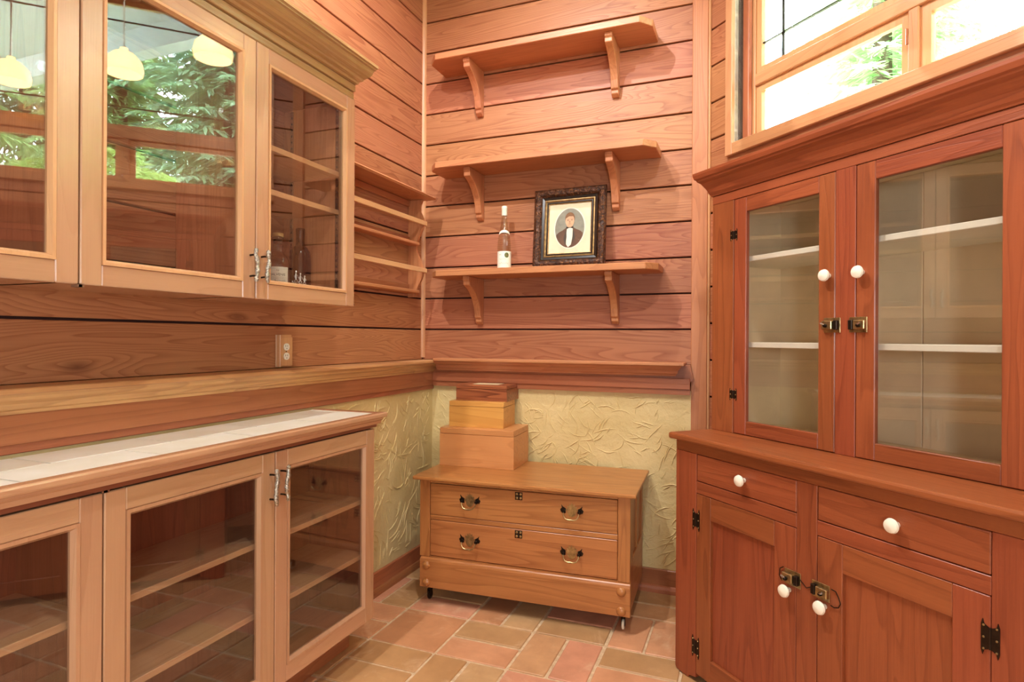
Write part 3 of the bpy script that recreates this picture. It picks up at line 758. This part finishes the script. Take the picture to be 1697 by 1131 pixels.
# ------------------------------------------------------------------ low chest (local: x along front, y to the wall)
CA = math.radians(2.8)
ch = root('low_chest', (.306, -.622, 0), 'low honey-coloured chest with two drawers on casters', 'chest', rz=CA)
def bx(*a): return G().box(*a)
bx(0, 1.077, 0, .532, .602, .620).build('top', W('chest', 'x'), ch, bevel=.005, seg=2)
bx(.027, .080, .030, .075, .225, .6018).build('front_post', W('chest', 'z'), ch, bevel=.002)
bx(.994, 1.049, .030, .075, .225, .6018).build('front_post', W('chest', 'z'), ch, bevel=.002)
bx(.0805, .9935, .036, .060, .586, .6018).build('rail', W('chest', 'x'), ch)
bx(.0805, .9935, .034, .060, .407, .430).build('rail', W('chest', 'x'), ch, bevel=.002)
bx(.0805, .9935, .036, .060, .218, .2285).build('rail', W('chest', 'x'), ch)
for x0 in (.029, 1.027):      # panelled sides
    sd = bx(x0, x0+.020, .0755, .135, .085, .6018).build('side_stile', W('chest', 'z'), ch, bevel=.0015)
    bx(x0, x0+.020, .455, .515, .085, .6018).build('side_stile', W('chest', 'z'), ch, bevel=.0015)
    bx(x0, x0+.020, .1352, .4548, .545, .6018).build('side_rail', W('chest', 'y'), ch, bevel=.0015)
    bx(x0, x0+.020, .1352, .4548, .085, .30).build('side_rail', W('chest', 'y'), ch, bevel=.0015)
    bx(x0, x0+.020, .28, .31, .30, .545).build('side_stile', W('chest', 'z'), ch, bevel=.0015)
    bx(x0+.006, x0+.012, .1352, .2798, .3002, .5448).build('side_panel', W('chest', 'z'), ch)
    bx(x0+.006, x0+.012, .3102, .4548, .3002, .5448).build('side_panel', W('chest', 'z'), ch)
bx(.05, 1.026, .50, .512, .085, .6018).build('back', W('chest', 'x'), ch)
bx(.05, 1.026, .062, .499, .10, .112).build('bottom', W('chest', 'x'), ch)
pl = G().prism([(.012, .082), (.034, .082), (.034, .2245), (.022, .2245), (.015, .218), (.012, .208)], 'x', .036, 1.052).build('plinth', W('chest', 'x'), ch, bevel=.002)
for xx in (.0725, 1.013):
    for zz in (.19, .106): G().lathe([(0, -.002), (.009, -.001), (.0165, .003), (.0205, .009), (.0205, .0119), (0, .0119)][::-1], (xx, 0, zz), 18, 'y').build('button', W('chest', 'x'), pl, smooth=True)
for z0, z1 in ((.4305, .5845), (.230, .4065)):
    dr = bx(.082, .992, .0335, .052, z0+.0015, z1-.0015).build('drawer', W('chest', 'x'), ch, bevel=.002)
    zc = (z0+z1)/2
    for xx in (.290, .787):
        pts = []
        for k in range(15):      # leafy backplate
            a = PI*k/14; r = .0255*(1+.42*(k % 2))
            pts.append((xx+r*math.cos(a)*.82, zc+.006+r*math.sin(a)*1.05))
        pts += [(xx-.018, zc-.006), (xx-.010, zc-.016), (xx, zc-.02), (xx+.010, zc-.016), (xx+.018, zc-.006)]
        hp = G().prism(pts, 'y', .0310, .0333).build('backplate', 'brass_old', dr)
        for sx in (-1, 1):
            G().lathe([(0, .014), (.006, .015), (.0085, .019), (.007, .024), (.005, .033), (0, .033)], (xx+sx*.036, 0, zc+.006), 12, 'y').build('pull_post', 'dark_metal', dr, smooth=True)
            wing = [(xx+sx*.028, zc-.004), (xx+sx*.05, zc+.000), (xx+sx*.054, zc+.012), (xx+sx*.046, zc+.020), (xx+sx*.049, zc+.034), (xx+sx*.040, zc+.024), (xx+sx*.028, zc+.018)]
            G().prism(wing, 'y', .0312, .0333).build('wing_plate', 'iron', dr)
        G().tube([(xx-.036, .017, zc+.004), (xx-.034, .012, zc-.010), (xx-.026, .008, zc-.022), (xx-.012, .0075, zc-.027), (xx, .0075, zc-.0265), (xx+.012, .0075, zc-.027), (xx+.026, .008, zc-.022), (xx+.034, .012, zc-.010), (xx+.036, .017, zc+.004)],
                 [.0022, .0024, .003, .0036, .004, .0036, .003, .0024, .0022], 8).build('bail', 'brass_old', dr, smooth=True)
    es = bx(.517, .553, .0318, .0333, z1-.042, z1-.006).build('escutcheon', 'iron', dr, bevel=.001)
    for q in range(4):
        G().lathe([(0, .0302), (.004, .0306), (.006, .0318), (0, .0318)][::-1], (.526+.018*(q % 2), 0, z1-.033+.018*(q//2)), 8, 'y').build('boss', 'brass_old', es)
    G().box(.534, .536, .0310, .0319, z1-.030, z1-.018).build('keyhole', 'slot_dark', es)
for xx in (.062, 1.014):
    for yy in (.075, .470):
        cs = G().lathe([(.004, .05), (.004, .0995)], (xx, yy, 0), 8).box(xx-.009, xx-.0065, yy-.012, yy+.010, .018, .052).box(xx+.0065, xx+.009, yy-.012, yy+.010, .018, .052).box(xx-.009, xx+.009, yy-.012, yy+.010, .050, .053).build('caster', 'iron', ch)
        G().lathe([(0, -.006), (.019, -.006), (.022, -.003), (.022, .003), (.019, .006), (0, .006)], (xx, yy, .0222), 16, 'x').build('wheel', 'porcelain' if xx > 1 else 'iron', cs, smooth=True)

# ------------------------------------------------------------------ three boxes stacked on the chest
def chest_xy(u, v): return (.306+u*math.cos(CA)-v*math.sin(CA), -.622+u*math.sin(CA)+v*math.cos(CA))
def wood_box(name, label, u, v, w, d, z0, h, lid, keys, rot, ov=0.0):
    x, y = chest_xy(u, v)
    r = root(name, (x, y, z0), label, 'box', 'boxes stacked on the chest', rz=CA+rot)
    t = .010
    bo = G()
    bo.box(0, w, 0, t, 0, h-lid-.0012).box(0, w, d-t, d, 0, h-lid-.0012).box(0, t, t, d-t, 0, h-lid-.0012).box(w-t, w, t, d-t, 0, h-lid-.0012).box(t, w-t, t, d-t, 0, .008)
    bo.build('body', W(keys[0], 'x'), r)
    li = G().box(-ov, w+ov, -ov, d+ov, h-lid, h).build('lid', W(keys[1], 'x'), r, bevel=.0015)
    return r, li
wood_box('large_wooden_box', 'large smooth wooden box, bottom of the stack on the chest', .013, .280, .412, .262, .6206, .198, .030, ('boxwood', 'boxwood'), .01)
wood_box('medium_wooden_box', 'medium yellowish wooden box, middle of the stack on the chest', .043, .332, .306, .205, .8192, .136, .026, ('boxmid', 'boxmid'), .03)
r_, li = wood_box('small_wooden_box', 'small knotty red cedar box with inlaid lid, top of the stack', .060, .385, .291, .20, .9558, .084, .020, ('cedar', 'cedar'), .0)
G().box(.075, .225, .055, .145, .0842, .0852).build('inlay', W('inlay', 'x'), li)
G().prism([(.226, .045), (.262, .045), (.244, .085)], 'z', .0842, .0850).build('inlay_corner', W('cabin', 'x'), li)

# ------------------------------------------------------------------ hutch (local: x along the wall, y = -distance from the wall)
hu = root('antique_hutch', tuple(RC), 'dark red-brown antique hutch with two glass doors over drawers and cupboards', 'hutch', rz=PHI)
OL, OU = .570, .390
def hb_(u0, u1, w0, w1, z0, z1): return G(MH).box(u0, u1, w0, w1, z0, z1)
# lower case
hb_(.467, .487, .03, OL-.021, .0, .904).build('side_panel', W('hutch', 'z'), hu)
hb_(1.662, 1.682, .03, OL-.021, .0, .904).build('side_panel', W('hutch', 'z'), hu)
hb_(.488, 1.661, .03, .042, .05, .904).build('back_panel', W('hutch', 'z'), hu)
hb_(.488, 1.661, .043, OL-.022, .05, .062).build('bottom_board', W('hutch', 'x'), hu)
G(MH).prism([(.465, .012), (.472, .002), (.54, .0), (.545, .012), (.5815, .02), (.5815, .862), (.465, .862)], 'y', OL-.02, OL).build('stile', W('hutch', 'z'), hu, bevel=.0015)
hb_(1.0365, 1.1085, OL-.02, OL, .02, .862).build('stile', W('hutch', 'z'), hu, bevel=.0015)
hb_(1.5685, 1.684, OL-.02, OL, .0, .862).build('stile', W('hutch', 'z'), hu, bevel=.0015)
hb_(.465, 1.684, OL-.02, OL, .8625, .904).build('rail', W('hutch', 'x'), hu, bevel=.0015)
for a, b_ in ((.582, 1.036), (1.109, 1.568)):
    hb_(a, b_, OL-.02, OL, .7155, .7595).build('rail', W('hutch', 'x'), hu, bevel=.0015)
G(MH).box(.452, 1.70, .012, OL+.03, .9045, .929).build('counter', W('hutch', 'x'), hu, bevel=.007, seg=2)
def knob(parent, u, w, z, s=1.0):
    return G(MH).lathe([(0, w), (.008*s, w), (.0085*s, w+.008*s), (.011*s, w+.013*s), (.0175*s, w+.017*s), (.020*s, w+.023*s), (.018*s, w+.029*s), (.010*s, w+.033*s), (0, w+.034*s)], (u, 0, z), 20, 'y').build('knob', 'porcelain', parent, smooth=True)
def latch(parent, u, w, z, s):
    g = hb_(u-.030, u+.030, w, w+.002, z-.024, z+.024)
    l = g.build('latch', 'brass_old', parent, bevel=.0006)
    a, b_ = (u-.030, u+.008) if s < 0 else (u-.008, u+.030)
    hb_(a, b_, w+.002, w+.016, z-.014, z+.014).build('latch_case', 'brass_old', l, bevel=.002)
    a, b_ = (u+.012, u+.026) if s < 0 else (u-.026, u-.012)
    hb_(a, b_, w+.002, w+.014, z-.015, z+.015).build('keeper', 'iron', l, bevel=.0015)
    um = u+s*.012
    G(MH).lathe([(0, w+.016), (.006, w+.016), (.006, w+.022), (.003, w+.026), (0, w+.026)], (um, 0, z-.002), 12, 'y').build('latch_button', 'dark_metal', l, smooth=True)
    G(MH).tube([(um, w+.023, z), (um+s*.012, w+.026, z+.006)], .0028, 6).build('thumb_lever', 'nickel', l)
    return l
def hinge(parent, u, w, z, h=.082):
    hi = None
    for s in (-1, 1):
        a = u+s*.0025; p = [(a, z-h*.30), (a+s*.010, z-h*.36), (a+s*.013, z-h*.5), (a+s*.0165, z-h*.36), (a+s*.0165, z+h*.36), (a+s*.013, z+h*.5), (a+s*.010, z+h*.36), (a, z+h*.30)]
        q = G(MH).prism([(x, zz) for x, zz in p], 'y', w+.0002, w+.0022).build('hinge', 'iron', parent)
        for dz in (-.33, 0, .33): G(MH).lathe([(0, w+.0022), (.0028, w+.0022), (.0022, w+.0034), (0, w+.0036)], (a+s*.011, 0, z+dz*h), 8, 'y').build('screw', 'brass_old', q)
    G(MH).lathe([(.0028, z-h*.3), (.0028, z+h*.3)], (u, w+.002, 0), 8).build('hinge_pin', 'iron', parent)
for a, b_ in ((.5845, 1.0345), (1.1115, 1.5665)):
    dr = hb_(a, b_, OL-.02, OL-.0005, .7620, .8605).build('drawer', W('hutch', 'x'), hu, bevel=.0025)
    knob(dr, (a+b_)/2+.012, OL, .815)
for k, (a, b_) in enumerate(((.5835, 1.0345), (1.1105, 1.5665))):
    sl, sr = (.075, .085) if k == 0 else (.082, .082)
    d = part('door', hu)
    hb_(a, a+sl, OL-.021, OL-.0005, .036, .7135).build('stile', W('hutch', 'z'), d, bevel=.002)
    hb_(b_-sr, b_, OL-.021, OL-.0005, .036, .7135).build('stile', W('hutch', 'z'), d, bevel=.002)
    hb_(a+sl, b_-sr, OL-.021, OL-.001, .630, .7135).build('rail', W('hutch', 'x'), d, bevel=.002)
    hb_(a+sl, b_-sr, OL-.021, OL-.001, .036, .118).build('rail', W('hutch', 'x'), d, bevel=.002)
    hb_(a+sl+.0005, b_-sr-.0005, OL-.020, OL-.0125, .1185, .6295).build('panel', W('hutch', 'z'), d)
    if k == 0: knob(d, 1.010, OL, .515); latch(d, 1.024, OL, .556, -1); hinge(d, .583, OL, .614); hinge(d, .583, OL, .136)
    else: knob(d, 1.137, OL, .515); latch(d, 1.124, OL, .556, 1); hinge(d, 1.5675, OL, .618); hinge(d, 1.5675, OL, .136)
g = G(MH).tube([(1.162, OL+.004, .575), (1.176, OL+.004, .574), (1.186, OL+.005, .560), (1.192, OL+.005, .545), (1.186, OL+.005, .532), (1.172, OL+.004, .526), (1.160, OL+.004, .528)], .0016, 6); g.build('wire_loop', 'iron', hu, smooth=True)
g = G(MH).tube([(.985, OL+.003, .535), (.976, OL+.004, .55), (.978, OL+.004, .572), (.990, OL+.003, .58)], .0016, 6); g.build('wire_loop', 'iron', hu, smooth=True)
g = G(MH).tube([(1.052, OL+.002, .562), (1.064, OL+.003, .555), (1.076, OL+.003, .546), (1.092, OL+.002, .556)], .0014, 6); g.build('wire_loop', 'iron', hu, smooth=True)
# upper case
ZU = .9292
hb_(.462, .482, .03, OU-.0205, ZU, 1.86).build('side_panel', W('hutch', 'z'), hu)
hb_(1.665, 1.685, .03, OU-.0205, ZU, 1.86).build('side_panel', W('hutch', 'z'), hu)
hb_(.4825, .4865, .042, OU-.021, ZU+.0045, 1.86).build('lining', 'cream_paint', hu)
hb_(1.6605, 1.6645, .042, OU-.021, ZU+.0045, 1.86).build('lining', 'cream_paint', hu)
for a, b_ in ((.483, .78), (.7815, 1.0765), (1.0795, 1.37), (1.3715, 1.664)): hb_(a, b_, .03, .0415, ZU+.0005, 1.86).build('back_board', 'cream_paint', hu, bevel=.002)
hb_(.487, 1.660, .042, OU-.021, ZU+.0005, ZU+.004).build('floor_lining', 'cream_paint', hu)
hb_(.4825, 1.6645, .03, OU-.021, 1.861, 1.872).build('top_board', 'cream_paint', hu)
for z0 in (1.593, 1.263): hb_(.487, 1.660, .042, OU-.032, z0, z0+.020).build('shelf', 'cream_edge', hu, bevel=.002)
hb_(.460, .5775, OU-.02, OU, ZU, 1.838).build('stile', W('hutch', 'z'), hu, bevel=.0015)
hb_(1.0235, 1.0935, OU-.02, OU, ZU, 1.838).build('stile', W('hutch', 'z'), hu, bevel=.0015)
hb_(1.5555, 1.687, OU-.02, OU, ZU, 1.838).build('stile', W('hutch', 'z'), hu, bevel=.0015)
hb_(.460, 1.687, OU-.02, OU, 1.8385, 1.872).build('rail', W('hutch', 'x'), hu, bevel=.0015)
for k, (a, b_) in enumerate(((.5795, 1.0215), (1.0955, 1.5535))):
    d = glass_door(hu, MH, 'x', a, b_, ZU+.002, 1.8365, OU-.019, OU-.0005, .062, .056, .052, 'hutch', 'hutch', 0)
    if k == 0: knob(d, 1.000, OU, 1.503); latch(d, 1.013, OU, 1.342, -1); hinge(d, .5785, OU-.002, 1.70, .05); hinge(d, .5785, OU-.002, 1.08, .05)
    else: knob(d, 1.117, OU, 1.503); latch(d, 1.104, OU, 1.342, 1)
cp = [(0, 1.873), (.004, 1.873), (.006, 1.878), (.010, 1.884), (.018, 1.905), (.034, 1.930), (.044, 1.938), (.046, 1.944), (.052, 1.948), (.056, 1.962), (.056, 1.972), (0, 1.972)]
G().sweep([(.460, -.03), (.460, -OU), (1.687, -OU), (1.687, -.03)], cp, closed=False).build('cornice', W('hutch', 'x'), hu)
hb_(.4605, 1.6865, .03, OU-.001, 1.873, 1.971).build('cornice_core', W('hutch', 'x'), hu)

# ------------------------------------------------------------------ lamps of the room, and added fill lights
def spot_lamp(x, y, z, tgt, power, size, label, ang=150, blend=.6, colr=(.99, .985, .97)):
    r = root('ceiling_spot', (x, y, z), label, 'lamp', 'ceiling spot lamps', rz=0)
    G().lathe([(0, ZC-z), (.05, ZC-z), (.05, ZC-z-.018), (0, ZC-z-.018)][::-1], (0, 0, 0), 20).build('canopy', 'white_paint', r, smooth=True)
    G().lathe([(.008, .05), (.008, ZC-z-.0185)], (0, 0, 0), 10).build('stem', 'nickel', r, smooth=True)
    G().lathe([(0, .05), (.03, .05), (.048, .03), (.055, .0), (.055, -.004), (.050, -.004), (.045, .02), (0, .03)], (0, 0, 0), 20).build('shade', 'white_paint', r, smooth=True)
    ld = bpy.data.lights.new('bulb_light', 'SPOT'); ld.energy = power; ld.color = colr; ld.spot_size = math.radians(ang); ld.spot_blend = blend; ld.shadow_soft_size = size
    lo = bpy.data.objects.new('bulb_light', ld); col.objects.link(lo); lo.parent = r; lo.location = (0, 0, -.02)
    lo.rotation_euler = (Vector(tgt)-Vector((x, y, z))).to_track_quat('-Z', 'Y').to_euler()
spot_lamp(.86, -1.22, 3.58, (.8, -.6, 0), 98, .02, 'small white ceiling spot nearest the bracket shelves')
spot_lamp(.47, -1.93, 3.55, (1.0, -.9, 0), 195, .022, 'small white ceiling spot above the wall cabinet', ang=138, blend=1.0)
spot_lamp(1.75, -2.5, 3.55, (1.0, -1.4, 0), 110, .05, 'added white ceiling spot in the middle of the room, for fill light')  # extra spot added mid-room as fill light
# added fill light behind the camera: glowing globe on a pole, out of view
gl_ = root('globe_floor_lamp', (2.3, -4.2, 0), 'added fill light, a large glowing globe on a pole, unseen behind the camera', 'lamp', rz=0)
G().lathe([(0, -.16), (.05, -.152), (.095, -.128), (.13, -.093), (.152, -.05), (.16, 0), (.152, .05), (.13, .093), (.095, .128), (.05, .152), (0, .16)], (0, 0, 1.42), 24).build('globe', 'fill_globe_glow', gl_, smooth=True)
G().lathe([(.012, .03), (.012, 1.265)], (0, 0, 0), 10).build('pole', 'nickel', gl_, smooth=True)
G().lathe([(0, 0), (.15, 0), (.15, .015), (.02, .03), (0, .03)], (0, 0, 0), 24).build('base', 'nickel', gl_, smooth=True)
def pendant(x, y, z, label):
    r = root('pendant_lamp', (x, y, z), label, 'lamp', 'pendant lamps seen in the cabinet glass', rz=0)
    G().lathe([(0, ZC-z-.02), (.05, ZC-z-.02), (.055, ZC-z), (0, ZC-z)], (0, 0, 0), 18).build('canopy', 'nickel', r, smooth=True)
    G().lathe([(.004, .09), (.004, ZC-z-.0205)], (0, 0, 0), 8).build('rod', 'nickel', r)
    G().lathe([(0, .095), (.018, .095), (.022, .078), (.05, .066), (.082, .030), (.092, -.01), (.088, -.04), (.084, -.04), (.088, -.01), (.078, .028), (.048, .060), (.018, .070), (0, .072)], (0, 0, 0), 24).build('shade', 'lamp_shade', r, smooth=True)
pendant(1.92, -.97, 2.72, 'glowing glass pendant lamp in the middle of the row by the window')
pendant(1.335, -.93, 2.72, 'glowing glass pendant lamp of the row nearest the bracket shelves')
pendant(2.60, -1.12, 2.72, 'glowing glass pendant lamp of the row farthest from the shelves')

# ------------------------------------------------------------------ outside
gr = G()
n = 14
pts = []; fs = []
for i in range(n+1):
    for j in range(n+1):
        s = -8+20*i/n; o = -.25-14*j/n; p = rw(s, o)
        pts.append((p.x, p.y, .3+.42*(-o)**.95+random.uniform(-.08, .08)))
for i in range(n):
    for j in range(n): a = i*(n+1)+j; fs.append((a, a+1, a+n+2, a+n+1))
gr.add(pts, fs); go = gr.build('ground', 'soil', smooth=True); tag(go, 'earth bank rising behind the window', 'ground', kind='structure')
ev = root('porch_roof', (3.6, -.6, 3.45), 'pale grey porch roof with edge beam outside the window', 'roof')
G().prism([(1.86, .02), (5.2, .02), (5.2, -2.6), (4.0, -2.6), (4.0, -2.2)], 'z', 3.62, 3.66).build('soffit', 'soffit_paint', ev)
G().box(1.9, 5.2, .02, .14, 3.44, 3.68).build('edge_beam', 'soffit_paint', ev)
G().box(1.9, 5.2, .145, .26, 3.52, 3.66).build('gutter', 'soffit_paint', ev)
def gz(o): return .3+.42*max(0, -o)**.95
def conifer(s, o, h, rad, seed, m, label):
    r = random.Random(seed); p = rw(s, o, gz(o)-.15)
    t = root('conifer_tree', tuple(p), label, 'tree', 'conifers beyond the window', rz=r.uniform(0, 6))
    G().tube([(0, 0, 0), (.02, 0, h*.4), (0, .02, h*.8), (0, 0, h)], [.13, .1, .05, .01], 9).build('trunk', 'bark', t, smooth=True)
    v = []; f = []
    nb = 300
    for b in range(nb):
        q = (b+r.random())/nb; z = h*(.06+.93*q); L = rad*(1-q)**.75*r.uniform(.7, 1.1)+.12; a = b*2.39996+r.uniform(-.3, .3)
        dx, dy = math.cos(a), math.sin(a); steps = max(5, int(L/.055))
        for k in range(2, steps+1):
            u = k/steps; px, py = dx*L*u, dy*L*u; pz = z+.12*L*u-.34*L*u*u
            for sd in (-1, 1):
                for e_ in range(2):
                    tl = (.28*L*(1.05-u)+.07)*r.uniform(.6, 1.2); ta = a+sd*r.uniform(.45, 1.1)
                    ex, ey, ez = px+math.cos(ta)*tl, py+math.sin(ta)*tl, pz-tl*r.uniform(.1, .75)
                    wx, wy = -math.sin(ta)*.026, math.cos(ta)*.026
                    k0 = len(v); mx_, my_, mz_ = (px+ex)/2, (py+ey)/2, (pz+ez)/2+.012
                    v += [(px, py, pz), (mx_+wx, my_+wy, mz_), (ex, ey, ez), (mx_-wx, my_-wy, mz_-.006)]; f.append((k0, k0+1, k0+2, k0+3))
    me = bpy.data.meshes.new('foliage'); me.from_pydata(v, [], f); me.materials.append(MAT[m])
    o_ = bpy.data.objects.new('foliage', me); col.objects.link(o_); o_.parent = t; o_['kind'] = 'stuff'
for a in ((-2.6, -5.0, 8.5, 1.5, 5, 'needles_light', 'light green conifer beyond the house corner'), (.5, -4.8, 8.0, 1.5, 1, 'needles', 'dark conifer closest to the porch beam'),
          (3.9, -5.0, 8.5, 1.5, 3, 'needles_light', 'light green conifer behind the middle shrubs'), (7.3, -5.0, 8.5, 1.5, 4, 'needles', 'tall dark conifer farthest along the bank'),
          (-1.1, -8.4, 11, 1.7, 6, 'needles', 'tall dark conifer in the second row'), (2.4, -8.4, 11, 1.7, 8, 'needles_light', 'tall pale conifer in the second row, middle'),
          (5.9, -8.4, 11, 1.7, 7, 'needles', 'tall dark conifer in the second row, far end'),
          (-4.6, -8.4, 11, 1.7, 15, 'needles_light', 'tall pale conifer in the second row, near end'), (9.4, -8.4, 11, 1.7, 16, 'needles_light', 'tall pale conifer in the second row, last of all'),
          (.6, -12.2, 13, 2.0, 17, 'needles', 'tallest dark conifer in the third row, first'), (4.8, -12.2, 13, 2.0, 18, 'needles', 'tallest dark conifer in the third row, middle'), (9.0, -12.2, 13, 2.0, 19, 'needles', 'tallest dark conifer in the third row, last')): conifer(*a)
def shrub(s, o, h, rad, seed, label):
    r = random.Random(seed); p = rw(s, o, gz(o)-.1)
    t = root('rhododendron_shrub', tuple(p), label, 'shrub', 'leafy shrubs on the bank', rz=r.uniform(0, 6))
    st = G()
    for k in range(7):
        a = k*.9; st.tube([(0, 0, 0), (math.cos(a)*rad*.3, math.sin(a)*rad*.3, h*.4), (math.cos(a)*rad*.6, math.sin(a)*rad*.6, h*.75)], [.03, .02, .008], 6)
    st.build('stems', 'bark', t)
    v = []; f = []
    for k in range(520):
        u = r.uniform(-.35, 1); a = r.uniform(0, 2*PI); rr = rad*math.sqrt(max(0, 1-u*u))*r.uniform(.72, 1.05); c0 = Vector((math.cos(a)*rr, math.sin(a)*rr, h*.55+u*h*.45*r.uniform(.85, 1.05)))
        nrm = (c0-Vector((0, 0, h*.35))).normalized(); t1_ = nrm.orthogonal().normalized(); t2_ = nrm.cross(t1_)
        for q in range(9):
            an = q*2*PI/9+r.uniform(-.2, .2); d = (t1_*math.cos(an)+t2_*math.sin(an))*.9+nrm*r.uniform(.05, .55); d.normalize()
            L = r.uniform(.075, .125); sd = d.cross(nrm).normalized()*L*.17
            k0 = len(v); mid = c0+d*L*.55+nrm*.008
            v += [tuple(c0+d*.01), tuple(mid+sd), tuple(c0+d*L-nrm*.012), tuple(mid-sd)]; f.append((k0, k0+1, k0+2, k0+3))
    me = bpy.data.meshes.new('leaves'); me.from_pydata(v, [], f); me.materials.append(MAT['glossy_leaf'])
    o_ = bpy.data.objects.new('leaves', me); col.objects.link(o_); o_.parent = t; o_['kind'] = 'stuff'
for a in ((-.4, -2.2, 1.75, .80, 11, 'broad-leaved shrub on the bank nearest the house corner'), (1.45, -2.1, 1.85, .82, 12, 'broad-leaved shrub on the bank below the window mullion'),
          (3.3, -2.1, 2.0, .85, 13, 'broad-leaved shrub on the bank at the far end of the window'), (5.2, -2.4, 2.1, .9, 14, 'broad-leaved shrub on the bank farthest from the house corner')): shrub(*a)
